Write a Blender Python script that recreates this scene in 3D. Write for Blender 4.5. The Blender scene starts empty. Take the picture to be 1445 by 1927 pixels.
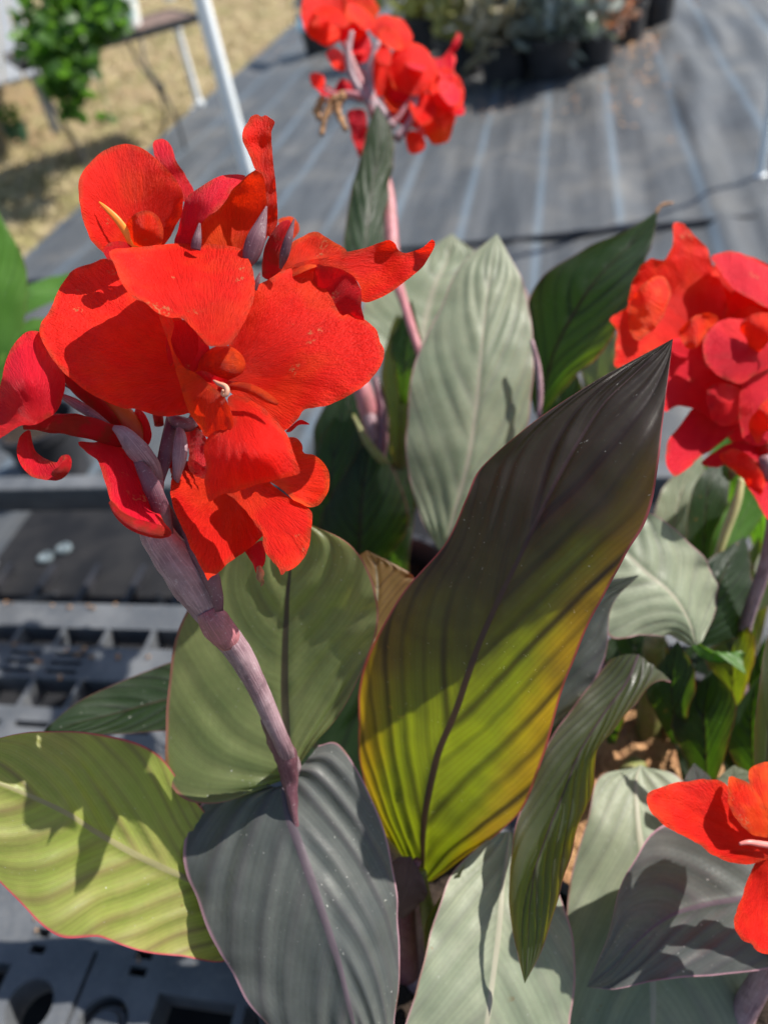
import bpy, bmesh, math, random
import numpy as np
from mathutils import Vector, noise
from mathutils.geometry import delaunay_2d_cdt
from math import sin, cos, radians, pi

# ------------------------------------------------------------ camera, sky, sun
C = bpy.context.scene.collection
scene = bpy.context.scene
PITCH, ROLL, FPX, H = radians(40), radians(12.5), 1500.0, 1.2
FW = np.array([0, cos(PITCH), -sin(PITCH)])
_U = np.array([0, sin(PITCH), cos(PITCH)]); _X = np.array([1.0, 0, 0])
CX = cos(ROLL) * _X - sin(ROLL) * _U
CY = sin(ROLL) * _X + cos(ROLL) * _U
CO = np.array([0, 0, H])
cam_d = bpy.data.cameras.new('camera'); cam = bpy.data.objects.new('camera', cam_d); C.objects.link(cam)
from mathutils import Matrix
M = Matrix(((CX[0], CY[0], -FW[0], 0), (CX[1], CY[1], -FW[1], 0), (CX[2], CY[2], -FW[2], H), (0, 0, 0, 1)))
cam.matrix_world = M
cam_d.sensor_fit = 'VERTICAL'; cam_d.sensor_height = 36; cam_d.lens = FPX / 1927 * 36
cam_d.clip_start = 0.02; cam_d.clip_end = 500
cam_d.dof.use_dof = True; cam_d.dof.focus_distance = 0.365; cam_d.dof.aperture_fstop = cam_d.lens / 5.0
scene.camera = cam

SUN = Vector((0.68, 0.14, 0.715)).normalized()
w = bpy.data.worlds.new("World"); scene.world = w; w.use_nodes = True
nt = w.node_tree; bg = nt.nodes['Background']
sky = nt.nodes.new('ShaderNodeTexSky'); sky.sky_type = 'NISHITA'; sky.sun_disc = False
sky.sun_elevation = math.asin(SUN.z); sky.sun_rotation = math.atan2(SUN.x, SUN.y)
nt.links.new(sky.outputs[0], bg.inputs[0]); bg.inputs[1].default_value = 0.08
sl = bpy.data.lights.new('sun', 'SUN'); sl.energy = 4.5; sl.angle = radians(0.55); sl.color = (1, .95, .87)
so = bpy.data.objects.new('sun', sl); C.objects.link(so); so.rotation_euler = SUN.to_track_quat('Z', 'Y').to_euler()
scene.view_settings.view_transform = 'Standard'; scene.view_settings.look = 'None'
scene.view_settings.exposure = 0.92; scene.view_settings.gamma = 1
scene.cycles.max_bounces = 10; scene.cycles.transmission_bounces = 6; scene.cycles.diffuse_bounces = 6
scene.cycles.sample_clamp_indirect = 6

rng = random.Random(7)

def ray(px, py): return FW + CX * ((px - 722.5) / FPX) + CY * ((963.5 - py) / FPX)
def P(px, py, d): return CO + ray(px, py) * d
def G(px, py, z=0.0):
    r = ray(px, py); return CO + r * ((z - H) / r[2])

# ------------------------------------------------------------ material helpers
class NB:
    def __init__(s, name):
        s.m = bpy.data.materials.new(name); s.m.use_nodes = True; s.t = s.m.node_tree; s.t.nodes.clear()
        s.out = s.t.nodes.new('ShaderNodeOutputMaterial')
    def n(s, ty, ins=None, **kw):
        nd = s.t.nodes.new('ShaderNode' + ty)
        for k, v in kw.items(): setattr(nd, k, v)
        for k, v in (ins or {}).items(): s.set(nd.inputs[k], v)
        return nd
    def set(s, sock, v):
        if isinstance(v, bpy.types.NodeSocket): s.t.links.new(v, sock)
        elif isinstance(v, bpy.types.Node): s.t.links.new(v.outputs[0], sock)
        else:
            if hasattr(sock, 'default_value') and sock.type == 'RGBA' and len(v) == 3: v = (*v, 1)
            sock.default_value = v
    def math(s, op, a, b=0.0, c=0.0, clamp=False):
        nd = s.t.nodes.new('ShaderNodeMath'); nd.operation = op; nd.use_clamp = clamp
        s.set(nd.inputs[0], a); s.set(nd.inputs[1], b)
        s.set(nd.inputs[2], c); return nd.outputs[0]
    def ss(s, x, a, b):
        nd = s.t.nodes.new('ShaderNodeMapRange'); nd.interpolation_type = 'SMOOTHSTEP'
        s.set(nd.inputs[0], x); s.set(nd.inputs[1], a); s.set(nd.inputs[2], b); return nd.outputs[0]
    def mix(s, f, a, b, bt='MIX'):
        nd = s.t.nodes.new('ShaderNodeMix'); nd.data_type = 'RGBA'; nd.blend_type = bt
        s.set(nd.inputs[0], f); s.set(nd.inputs[6], a); s.set(nd.inputs[7], b); return nd.outputs[2]
    def noise(s, vec, scale, detail=3, rough=.55, dim='3D'):
        nd = s.n('TexNoise', {'Scale': scale, 'Detail': detail, 'Roughness': rough}, noise_dimensions=dim)
        if vec is not None: s.t.links.new(vec, nd.inputs['Vector'])
        return nd.outputs['Fac']
    def scale(s, vec, v):
        nd = s.n('VectorMath', operation='MULTIPLY'); s.t.links.new(vec, nd.inputs[0]); nd.inputs[1].default_value = v
        return nd.outputs[0]
    def obj(s): return s.n('TexCoord').outputs['Object']
    def geo(s): return s.n('NewGeometry')
    def bump(s, h, dist, strength=1.0):
        return s.n('Bump', {'Height': h, 'Distance': dist, 'Strength': strength}).outputs[0]
    def finish(s, sh):
        s.set(s.out.inputs[0], sh); return s.m

def simple(name, col, rough=.6, noise_amt=.25, nscale=30, bump=0.0, spec=.4, col2=None, metal=0.0):
    b = NB(name); v = b.obj(); nz = b.noise(v, nscale, 5)
    c2 = col2 or tuple(max(0, c * (1 - noise_amt)) for c in col)
    f = b.ss(nz, .35, .68)
    c = b.mix(f, col, c2)
    ins = {'Base Color': c, 'Roughness': rough, 'Specular IOR Level': spec, 'Metallic': metal}
    if bump: ins['Normal'] = b.bump(b.noise(v, nscale * 2.5, 4), bump)
    return b.finish(b.n('BsdfPrincipled', ins))

def petal_mat(name, col, tcol, orange, tf=.52, back=None):
    b = NB(name)
    at = b.n('Attribute', attribute_name='pcoord').outputs['Vector']
    sp = b.n('SeparateXYZ', {0: at}); ang, rad, rim = sp.outputs
    o = b.obj()
    n1 = b.noise(b.scale(at, (42, 2.0, 0)), 1.0, 4, .62)
    n2 = b.noise(b.scale(at, (120, 9, 0)), 1.0, 3, .6)
    n3 = b.noise(o, 900, 2)
    streak = b.ss(n1, .35, .7)
    c = b.mix(b.math('MULTIPLY', streak, .35), col, tuple(x * .62 for x in col))
    mott = b.noise(o, 30, 4)
    c = b.mix(b.math('MULTIPLY', b.ss(mott, .46, .66), .7), c, orange)
    c = b.mix(b.math('MULTIPLY', b.ss(b.noise(o, 55, 3), .5, .7), .35), c, tuple(x * .6 for x in col))
    c = b.mix(b.math('MULTIPLY', b.ss(rim, .03, .008), .5), c, orange)
    c = b.mix(b.math('MULTIPLY', b.ss(rad, 2.2, .2), .35), c, orange)
    # scars: few pale tan flecks and a fine browned rim
    sc = b.noise(o, 55, 2); sc2 = b.noise(o, 620, 3)
    scar = b.math('MULTIPLY', b.ss(sc, .67, .70), b.ss(sc2, .52, .57))
    c = b.mix(b.math('MULTIPLY', scar, .75), c, (.55, .22, .09))
    rm = b.math('MULTIPLY', b.ss(rim, .035, 0.0), b.ss(b.noise(o, 130, 3), .44, .6))
    c = b.mix(b.math('MULTIPLY', rm, .7), c, (.30, .05, .02))
    h = b.math('ADD', b.math('MULTIPLY', n1, .9), b.math('ADD', b.math('MULTIPLY', n2, .4), b.math('MULTIPLY', n3, .05)))
    nrm = b.bump(h, .0019, .95)
    pr = b.n('BsdfPrincipled', {'Base Color': c, 'Roughness': .5, 'Specular IOR Level': .22, 'Normal': nrm})
    tc = b.mix(b.math('MULTIPLY', streak, .2), tcol, tuple(x * .7 for x in tcol))
    tr = b.n('BsdfTranslucent', {'Color': tc, 'Normal': nrm})
    return b.finish(b.n('MixShader', {0: tf, 1: pr, 2: tr}))

def leaf_mat(name, col, col2, tcol, tcol2, vein, margin, tf=.42, rough=.42, N=11, D=.42, spec=.5, mid=(.45, .42, .30), veinamt=.75, tip=None, ttip=None):
    b = NB(name)
    at = b.n('Attribute', attribute_name='pcoord').outputs['Vector']
    sp = b.n('SeparateXYZ', {0: at}); u, v, ln = sp.outputs
    o = b.obj()
    wob = b.math('MULTIPLY', b.math('SUBTRACT', b.noise(o, 22, 2), .5), .05)
    au = b.math('ABSOLUTE', u)
    w_ = b.math('ADD', ln, b.math('MULTIPLY', wob, 4))
    def lines(n, a, e):
        fr = b.math('FRACT', b.math('MULTIPLY', w_, n)); d = b.math('MULTIPLY', b.math('ABSOLUTE', b.math('SUBTRACT', fr, .5)), 2)
        return b.ss(d, a, e)
    V1 = b.math('MULTIPLY', lines(1, .42, 1.0), b.ss(b.noise(b.n('CombineXYZ', {0: w_, 1: b.math('MULTIPLY', u, .6), 2: 3.0}).outputs[0], .8, 2), .30, .62)); V2 = lines(5, .2, 1.0); V3 = lines(17, .1, 1.0)
    grain = b.noise(b.n('CombineXYZ', {0: b.math('MULTIPLY', w_, 5.0), 1: b.math('MULTIPLY', u, 1.2), 2: v}).outputs[0], 1.0, 4)
    mw = b.math('SUBTRACT', .05, b.math('MULTIPLY', v, .035))
    MR = b.ss(b.math('SUBTRACT', au, mw), .012, -.012)
    MG = b.ss(au, .965, .993)
    big = b.noise(o, 16, 4, .6); fine = b.noise(o, 260, 4)
    c = b.mix(b.ss(big, .35, .65), col, col2)
    if tip: c = b.mix(b.ss(b.math('ADD', v, b.math('MULTIPLY', b.math('SUBTRACT', big, .5), .4)), .28, .62), c, tip)
    c = b.mix(b.math('MULTIPLY', V1, veinamt * .75), c, vein)
    c = b.mix(b.math('MULTIPLY', V2, .13), c, vein); c = b.mix(b.math('MULTIPLY', V3, .14), c, tuple(x * 1.35 for x in col2)); c = b.mix(b.math('MULTIPLY', b.ss(grain, .42, .7), .28), c, tuple(x * .62 for x in col))
    c = b.mix(b.math('MULTIPLY', b.ss(fine, .4, .7), .14), c, tuple(x * .5 for x in col))
    # dust, water marks and nibbles
    sp1 = b.noise(o, 420, 2); spk = b.math('MULTIPLY', b.ss(sp1, .69, .75), b.ss(b.noise(o, 28, 2), .42, .6))
    c = b.mix(b.math('MULTIPLY', spk, .6), c, (.55, .56, .5))
    hl = b.math('MULTIPLY', b.ss(b.noise(o, 75, 2), .745, .765), b.ss(au, .2, .35))
    c = b.mix(b.math('MULTIPLY', hl, .85), c, (.18, .10, .04))
    c = b.mix(MR, c, mid); c = b.mix(MG, c, margin)
    t = b.mix(b.ss(b.math('ADD', au, b.math('MULTIPLY', b.math('SUBTRACT', big, .5), .5)), .45, 1.0), tcol, tcol2)
    if ttip:
        tv = b.math('SUBTRACT', b.math('ADD', v, b.math('MULTIPLY', b.math('SUBTRACT', big, .5), .4)), b.math('MULTIPLY', b.math('MAXIMUM', u, 0.0), .30))
        t = b.mix(b.ss(tv, .34, .70), t, ttip)
    t = b.mix(b.math('MULTIPLY', V1, veinamt), t, tuple(x * .25 for x in vein))
    t = b.mix(b.math('MULTIPLY', V2, .14), t, tuple(x * .3 for x in tcol2))
    t = b.mix(MR, t, (.05, .03, .01)); t = b.mix(MG, t, (.35, .06, .03))
    br = b.math('MULTIPLY', b.ss(b.math('ADD', au, b.math('MULTIPLY', b.noise(o, 60, 3), .10)), 1.02, 1.06), b.ss(b.noise(o, 24, 2), .52, .6))
    c = b.mix(b.math('MULTIPLY', br, .8), c, (.16, .08, .035)); t = b.mix(br, t, (.10, .04, .01))
    h = b.math('SUBTRACT', b.math('MULTIPLY', grain, .3), b.math('ADD', b.math('MULTIPLY', V1, .6), b.math('MULTIPLY', V3, .05)))
    h = b.math('ADD', h, b.math('MULTIPLY', fine, .35))
    nrm = b.bump(h, .00045, .8)
    rg = b.math('ADD', rough, b.math('ADD', b.math('MULTIPLY', b.math('SUBTRACT', big, .5), .6), b.math('MULTIPLY', b.math('SUBTRACT', fine, .5), .35)))
    pr = b.n('BsdfPrincipled', {'Base Color': c, 'Roughness': rg, 'Specular IOR Level': spec, 'Normal': nrm})
    tr = b.n('BsdfTranslucent', {'Color': t, 'Normal': nrm})
    return b.finish(b.n('MixShader', {0: tf, 1: pr, 2: tr}))

def stem_mat(name, col, col2, rough=.5):
    b = NB(name); o = b.obj()
    at = b.n('Attribute', attribute_name='pcoord').outputs['Vector']
    n = b.noise(b.scale(at, (9, .6, 0)), 1.0, 4); n2 = b.noise(o, 60, 4); n3 = b.noise(o, 700, 2)
    c = b.mix(b.ss(n2, .35, .65), col, col2)
    c = b.mix(b.math('MULTIPLY', b.ss(n, .45, .65), .55), c, tuple(min(1, x * 1.5) for x in col)); c = b.mix(b.math('MULTIPLY', b.ss(b.noise(o, 130, 4), .52, .7), .4), c, tuple(x * .5 for x in col2))
    c = b.mix(b.math('MULTIPLY', b.ss(n3, .62, .72), .25), c, (.6, .55, .55))
    pr = b.n('BsdfPrincipled', {'Base Color': c, 'Roughness': rough, 'Specular IOR Level': .45, 'Normal': b.bump(b.math('ADD', n, b.math('MULTIPLY', n3, .2)), .0006, .6)})
    return b.finish(pr)

PET = petal_mat('petal_scarlet', (.90, .016, .009), (1.0, .022, .003), (.95, .055, .012))
PETC = petal_mat('petal_crimson', (.66, .007, .028), (.95, .005, .012), (.80, .022, .025), tf=.38)
PETO = petal_mat('petal_orange', (.92, .028, .007), (1.0, .035, .003), (.95, .13, .015), tf=.5)
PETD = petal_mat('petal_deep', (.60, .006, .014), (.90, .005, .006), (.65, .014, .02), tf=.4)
LBIG = leaf_mat('leaf_bronze_tip', (.040, .050, .028), (.070, .080, .045), (.36, .45, .008), (.66, .40, .006), (.030, .014, .018), (.34, .09, .10), N=10, mid=(.07, .045, .05), spec=.35, veinamt=.88, tip=(.034, .024, .028), ttip=(.085, .070, .010))
LB = leaf_mat('leaf_bronze', (.045, .055, .038), (.075, .085, .06), (.26, .36, .010), (.40, .34, .008), (.04, .022, .03), (.34, .14, .17), N=10, mid=(.08, .055, .06), spec=.35, veinamt=.6)
LP = leaf_mat('leaf_pale', (.20, .24, .165), (.28, .31, .215), (.24, .34, .04), (.30, .32, .05), (.11, .10, .095), (.36, .22, .22), tf=.28, rough=.5, N=9, mid=(.36, .35, .26), veinamt=.45, spec=.4)
LO = leaf_mat('leaf_olive', (.115, .145, .055), (.17, .20, .08), (.22, .32, .015), (.30, .30, .02), (.07, .065, .03), (.28, .13, .09), tf=.36, rough=.4, N=7, mid=(.05, .045, .025), veinamt=.35, spec=.45)
LY = leaf_mat('leaf_lime', (.22, .27, .055), (.30, .29, .09), (.36, .50, .03), (.44, .46, .03), (.16, .075, .055), (.42, .07, .09), tf=.36, rough=.45, N=9, mid=(.32, .30, .14), veinamt=.65, spec=.35)
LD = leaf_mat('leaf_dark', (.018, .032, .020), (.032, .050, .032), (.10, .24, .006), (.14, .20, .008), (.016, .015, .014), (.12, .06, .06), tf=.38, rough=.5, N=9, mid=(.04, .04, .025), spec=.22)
LG = leaf_mat('leaf_green', (.06, .15, .025), (.09, .20, .04), (.20, .50, .015), (.24, .46, .02), (.05, .12, .02), (.09, .16, .03), tf=.42, rough=.4, N=10, mid=(.13, .24, .07), veinamt=.4, spec=.35)
LV = leaf_mat('leaf_slate', (.070, .080, .080), (.115, .125, .115), (.18, .24, .02), (.24, .20, .03), (.055, .04, .05), (.38, .22, .26), tf=.22, rough=.47, N=8, spec=.42, mid=(.11, .085, .10), veinamt=.55)
STM = stem_mat('stem_mauve', (.29, .195, .215), (.18, .10, .12))
SEP = stem_mat('sepal_plum', (.15, .065, .08), (.10, .035, .05), .45)
STP = stem_mat('stem_pink', (.36, .13, .15), (.25, .10, .10))
BRC = stem_mat('bract_plum', (.11, .035, .055), (.17, .085, .10), .42)
STG = stem_mat('stem_green', (.14, .16, .04), (.20, .17, .07))
TAN = simple('withered', (.42, .22, .10), .8, .6, 120, .0008)
PALE = simple('anther_pale', (.60, .30, .20), .6, .2, 200)
DRY = simple('dry_brown', (.22, .13, .07), .85, .5, 200, .0005)

# ------------------------------------------------------------ object helpers
def tag(o, label=None, cat=None, group=None, kind=None):
    for k, v in (('label', label), ('category', cat), ('group', group), ('kind', kind)):
        if v: o[k] = v
    return o
def thing(name, loc, label, cat, group=None):
    o = bpy.data.objects.new(name, None); C.objects.link(o); o.location = loc; o.empty_display_size = .05
    return tag(o, label, cat, group)
def root_loc(p):
    while p.parent: p = p.parent
    return np.array(p.location)
def mesh(name, V, F, mat, parent=None, smooth=True, attr=None):
    """V in world coordinates"""
    V = np.array(V, dtype=float).reshape(-1, 3)
    if parent is not None: V = V - root_loc(parent)
    me = bpy.data.meshes.new(name); me.from_pydata(V.tolist(), [], [tuple(map(int, f)) for f in F]); me.update()
    if smooth:
        me.polygons.foreach_set('use_smooth', [True] * len(me.polygons))
    me.materials.append(mat)
    if attr is not None:
        a = me.attributes.new('pcoord', 'FLOAT_VECTOR', 'POINT'); a.data.foreach_set('vector', np.array(attr, dtype=np.float32).ravel())
    o = bpy.data.objects.new(name, me); C.objects.link(o)
    if parent is not None: o.parent = parent
    return o

def catmull(pts, n, closed=False):
    pts = np.array(pts, float); k = len(pts); out = []
    segs = k if closed else k - 1
    for i in range(segs):
        if closed: p0, p1, p2, p3 = pts[(i - 1) % k], pts[i], pts[(i + 1) % k], pts[(i + 2) % k]
        else:
            p1, p2 = pts[i], pts[i + 1]
            p0 = pts[i - 1] if i > 0 else 2 * p1 - p2
            p3 = pts[i + 2] if i + 2 < k else 2 * p2 - p1
        for j in range(n):
            t = j / n
            out.append(.5 * ((2 * p1) + (-p0 + p2) * t + (2 * p0 - 5 * p1 + 4 * p2 - p3) * t * t + (-p0 + 3 * p1 - 3 * p2 + p3) * t ** 3))
    if not closed: out.append(pts[-1])
    return np.array(out)

def resample(poly, s):
    q = np.vstack([poly, poly[:1]]); d = np.hypot(*np.diff(q, axis=0).T); L = np.concatenate([[0], np.cumsum(d)])
    n = max(8, int(L[-1] / s)); t = np.linspace(0, L[-1], n, endpoint=False)
    return np.stack([np.interp(t, L, q[:, 0]), np.interp(t, L, q[:, 1])], 1)

def tps(ctrl):
    c = np.array(ctrl, float); X = c[:, :2] / 500.0; n = len(c)
    def K(a, b_):
        r2 = ((a[:, None, :] - b_[None]) ** 2).sum(2) + 1e-9; return .5 * r2 * np.log(r2)
    A = np.zeros((n + 3, n + 3)); A[:n, :n] = K(X, X) + np.eye(n) * 2e-3; A[:n, n] = 1; A[:n, n + 1:] = X; A[n, :n] = 1; A[n + 1:, :n] = X.T
    A[n:, n:] = -1e-8 * np.eye(3)
    wts = np.linalg.solve(A, np.concatenate([c[:, 2], [0, 0, 0]]))
    def f(Q):
        Q = np.array(Q) / 500.0; return K(Q, X) @ wts[:n] + wts[n] + Q @ wts[n + 1:]
    return f

def petal(name, outline, ctrl, base, mat, parent, s=7.0, rough=1.0, wave=.0018, sharp=False, seed=None, ruffle=.0018, bow=1.0):
    """a petal surface: outline and depths as sighted, turned into real 3-D positions"""
    r = random.Random(seed if seed is not None else int(outline[0][0] * 7 + outline[0][1]))
    ol = np.array(outline, float)
    if not sharp: ol = catmull(ol, 6, True)
    ol = resample(ol, s)
    n = len(ol)
    if rough:
        tang = np.roll(ol, -1, 0) - np.roll(ol, 1, 0); tang /= np.maximum(np.hypot(*tang.T)[:, None], 1e-6)
        nr = np.stack([tang[:, 1], -tang[:, 0]], 1); o1 = r.random() * 50
        am = np.array([noise.noise(Vector((ol[i][0] * .055 + o1, ol[i][1] * .055, 3))) * 2.6 + noise.noise(Vector((ol[i][0] * .16 + o1, ol[i][1] * .16, 9))) * 1.2 for i in range(n)])
        ol = ol + nr * am[:, None] * rough
    lo, hi = ol.min(0), ol.max(0)
    pts = []
    j = 0; y = lo[1]
    while y < hi[1]:
        x = lo[0] + (s / 2 if j % 2 else 0)
        while x < hi[0]: pts.append((x, y)); x += s
        y += s * .87; j += 1
    pts = np.array(pts)
    a, b2 = ol, np.roll(ol, -1, 0)
    ins = np.zeros(len(pts), bool)
    for (x1, y1), (x2, y2) in zip(a, b2):
        cnd = ((y1 > pts[:, 1]) != (y2 > pts[:, 1])); xx = (x2 - x1) * (pts[:, 1] - y1) / (y2 - y1 + 1e-12) + x1
        ins ^= cnd & (pts[:, 0] < xx)
    pts = pts[ins]
    if len(pts):
        dm = np.sqrt(((pts[:, None, :] - ol[None]) ** 2).sum(2)).min(1); pts = pts[dm > s * .6]
    allp = np.vstack([ol, pts]) if len(pts) else ol
    res = delaunay_2d_cdt([Vector(p) for p in allp], [], [list(range(n))], 1, 1e-4)
    vv = np.array([tuple(p) for p in res[0]]); ff = res[2]
    dist = np.sqrt(((vv[:, None, :] - ol[None]) ** 2).sum(2)).min(1)
    d = tps(ctrl)(vv)
    mpp = np.mean([c[2] for c in ctrl]) / FPX
    bx, by = base
    cm = vv.mean(0) - np.array([bx, by]); c0_ = math.atan2(cm[1], cm[0])
    ang = (np.arctan2(vv[:, 1] - by, vv[:, 0] - bx) - c0_ + 3 * pi) % (2 * pi) - pi; rad = np.hypot(vv[:, 0] - bx, vv[:, 1] - by) * mpp * 100
    o2 = r.random() * 100
    for i in range(len(vv)):
        q = vv[i] * mpp
        d[i] += wave * 1.4 * noise.noise(Vector((q[0] * 28 + o2, q[1] * 28, 0)))
        e = math.exp(-(dist[i] * mpp / .006))
        d[i] += ruffle * e * (noise.noise(Vector((q[0] * 120 + o2, q[1] * 120, 5))) * 1.3)
        d[i] += .0010 * noise.noise(Vector((ang[i] * 12 + o2, rad[i] * .35, 2))) * min(1, rad[i] * .6)
    W = [P(vv[i][0], vv[i][1], d[i]) for i in range(len(vv))]
    at = np.stack([ang, rad, dist * mpp * 10], 1)
    return mesh(name, W, ff, mat, parent, attr=at)

def leaf(name, rows, tip, mat, parent, nu=36, nv=64, N=10, D=.42, pleat=.0011, edge=.0012, seed=0, DL=None):
    """rows base->tip: (Lx,Ly, Mx,My, Rx,Ry, d, dL, dR)"""
    R = [[(r[0], r[1], r[6] + r[7]), (r[2], r[3], r[6]), (r[4], r[5], r[6] + r[8])] for r in rows]
    if tip: R.append([(tip[0] - .5, tip[1], tip[2]), (tip[0], tip[1], tip[2]), (tip[0] + .5, tip[1], tip[2])])
    n = len(R); per = max(3, nv // (n - 1))
    # world space control then interpolation
    W = [[P(*p) for p in r] for r in R]
    Ls = [catmull([w_[k] for w_ in W], per) for k in range(3)]
    m = len(Ls[0]); us = np.linspace(-1, 1, nu + 1)
    mid = Ls[1]; seg = np.linalg.norm(np.diff(mid, axis=0), axis=1); cum = np.concatenate([[0], np.cumsum(seg)]); cum /= cum[-1]
    grid = np.zeros((m, nu + 1, 3))
    for j, u in enumerate(us):
        grid[:, j] = Ls[0] * (u * (u - 1) / 2) + Ls[1] * (1 - u * u) + Ls[2] * (u * (u + 1) / 2)
    # when the midrib sits near one edge the quadratic can overshoot: blend with straight halves
    for j, u in enumerate(us):
        lin = Ls[1] * (1 - abs(u)) + (Ls[0] if u < 0 else Ls[2]) * abs(u)
        grid[:, j] = .55 * grid[:, j] + .45 * lin
    if mat in (LP, LV): pleat *= .62
    gu = np.gradient(grid, axis=1); gv = np.gradient(grid, axis=0)
    nr = np.cross(gu, gv); ln = np.linalg.norm(nr, axis=2, keepdims=True); nr = nr / np.maximum(ln, 1e-9)
    wid = np.linalg.norm(grid[:, 0] - grid[:, -1], axis=1)
    at = np.zeros((m, nu + 1, 3))
    for i in range(m):
        wf = min(1, wid[i] / .05)
        for j, u in enumerate(us):
            au = abs(u); w_ = cum[i] - ((DL or D) if u < 0 else D) * au ** 1.18
            am = .55 + .9 * noise.noise(Vector((w_ * 6 + seed, u * 1.1, 3.3)))
            disp = pleat * (am * math.cos(2 * pi * w_ * N) + .9 * noise.noise(Vector((w_ * N * .9 + seed, u * .8, 7.7)))) * min(1, au * 5) * (1 - au ** 4) * wf
            q = grid[i, j]
            disp += edge * au ** 3 * noise.noise(Vector((cum[i] * 9 + seed, u * 2, seed))) * 3 * wf
            disp += (.0022 * noise.noise(Vector((q[0] * 22, q[1] * 22, q[2] * 22 + seed))) + .0007 * noise.noise(Vector((q[0] * 70, q[1] * 70, q[2] * 70 + seed)))) * wf
            disp -= .0016 * math.exp(-(u / .05) ** 2) * wf
            grid[i, j] = q + nr[i, j] * disp
            at[i, j] = (u, cum[i], w_ * N + 40.5)
    F = []
    k = nu + 1
    for i in range(m - 1):
        for j in range(nu): F.append((i * k + j, i * k + j + 1, (i + 1) * k + j + 1, (i + 1) * k + j))
    return mesh(name, grid.reshape(-1, 3), F, mat, parent, attr=at.reshape(-1, 3))

def tubeW(name, pts, rad, mat, parent, n=14, flat=1.0, sub=6, cap=True, flat_dir=None, wob=0.0):
    """pts world, rad metres"""
    A = catmull(np.hstack([np.array(pts, float), np.array(rad, float)[:, None]]), sub)
    p, r = A[:, :3], np.maximum(A[:, 3], .0001)
    t = np.gradient(p, axis=0); t /= np.maximum(np.linalg.norm(t, axis=1)[:, None], 1e-9)
    ref = np.array(flat_dir if flat_dir is not None else FW)
    V, F, at = [], [], []; L = 0
    for i in range(len(p)):
        a = np.cross(t[i], ref); a /= max(np.linalg.norm(a), 1e-9); b_ = np.cross(t[i], a)
        if i: L += np.linalg.norm(p[i] - p[i - 1]) * 100
        for k in range(n):
            th = 2 * pi * k / n
            rr = r[i] * (1 + wob * noise.noise(Vector((cos(th) * 1.5, sin(th) * 1.5, L * 1.5))))
            V.append(p[i] + a * cos(th) * rr + b_ * sin(th) * rr * flat); at.append((th if th < pi else 2 * pi - th, L, 0))
    m = len(p)
    for i in range(m - 1):
        for k in range(n): F.append((i * n + k, i * n + (k + 1) % n, (i + 1) * n + (k + 1) % n, (i + 1) * n + k))
    if cap:
        F.append(tuple(range(n))[::-1]); F.append(tuple((m - 1) * n + k for k in range(n)))
    return mesh(name, V, F, mat, parent, attr=at)
def tube(name, pts, mat, parent, **kw):
    """(px,py,depth,radius in px)"""
    return tubeW(name, [P(a, b_, c) for a, b_, c, d in pts], [d * c / FPX for a, b_, c, d in pts], mat, parent, **kw)

def box_bm(V, F, c, ax, ay, az, hx, hy, hz):
    c = np.array(c, float); i0 = len(V)
    for sx in (-1, 1):
        for sy in (-1, 1):
            for sz in (-1, 1): V.append(c + ax * hx * sx + ay * hy * sy + az * hz * sz)
    for f in ((0, 1, 3, 2), (4, 6, 7, 5), (0, 4, 5, 1), (2, 3, 7, 6), (0, 2, 6, 4), (1, 5, 7, 3)): F.append(tuple(i0 + k for k in f))
def bevel(o, w_=.003, seg=2):
    m = o.modifiers.new('bevel', 'BEVEL'); m.width = w_; m.segments = seg; m.limit_method = 'ANGLE'; return o
def lathe(name, c, prof, mat, parent=None, n=40, caps=False):
    V, F = [], []
    if n >= 14:
        q = []
        for (r0, z0), (r1, z1) in zip(prof[:-1], prof[1:]):
            L = math.hypot(r1 - r0, z1 - z0); e = min(.003, L * .2) / max(L, 1e-9)
            q += [(r0, z0), (r0 + (r1 - r0) * e, z0 + (z1 - z0) * e), (r1 + (r0 - r1) * e, z1 + (z0 - z1) * e)]
        prof = q + [prof[-1]]
    for r, z in prof:
        for k in range(n): V.append((c[0] + r * cos(2 * pi * k / n), c[1] + r * sin(2 * pi * k / n), c[2] + z))
    for i in range(len(prof) - 1):
        for k in range(n): F.append((i * n + k, i * n + (k + 1) % n, (i + 1) * n + (k + 1) % n, (i + 1) * n + k))
    return mesh(name, V, F, mat, parent)
def at_height(foot, py):
    """height on the vertical above foot that is sighted at image row py"""
    lo, hi = 0, 1.19
    for _ in range(40):
        z = (lo + hi) / 2; v = np.array([foot[0], foot[1], z]) - CO
        yy = 963.5 - FPX * (v @ CY) / (v @ FW)
        if yy > py: lo = z
        else: hi = z
    return lo
# ------------------------------------------------------------ ground
PHI = radians(18.2)
EA = np.array([cos(PHI), -sin(PHI), 0]); EB = np.array([sin(PHI), cos(PHI), 0]); EZ = np.array([0, 0, 1.0])
def AB(px, py, z=0.0):
    g = G(px, py, z); return float(g @ EA), float(g @ EB)
def ABW(a, b_, z): return EA * a + EB * b_ + EZ * z

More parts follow.
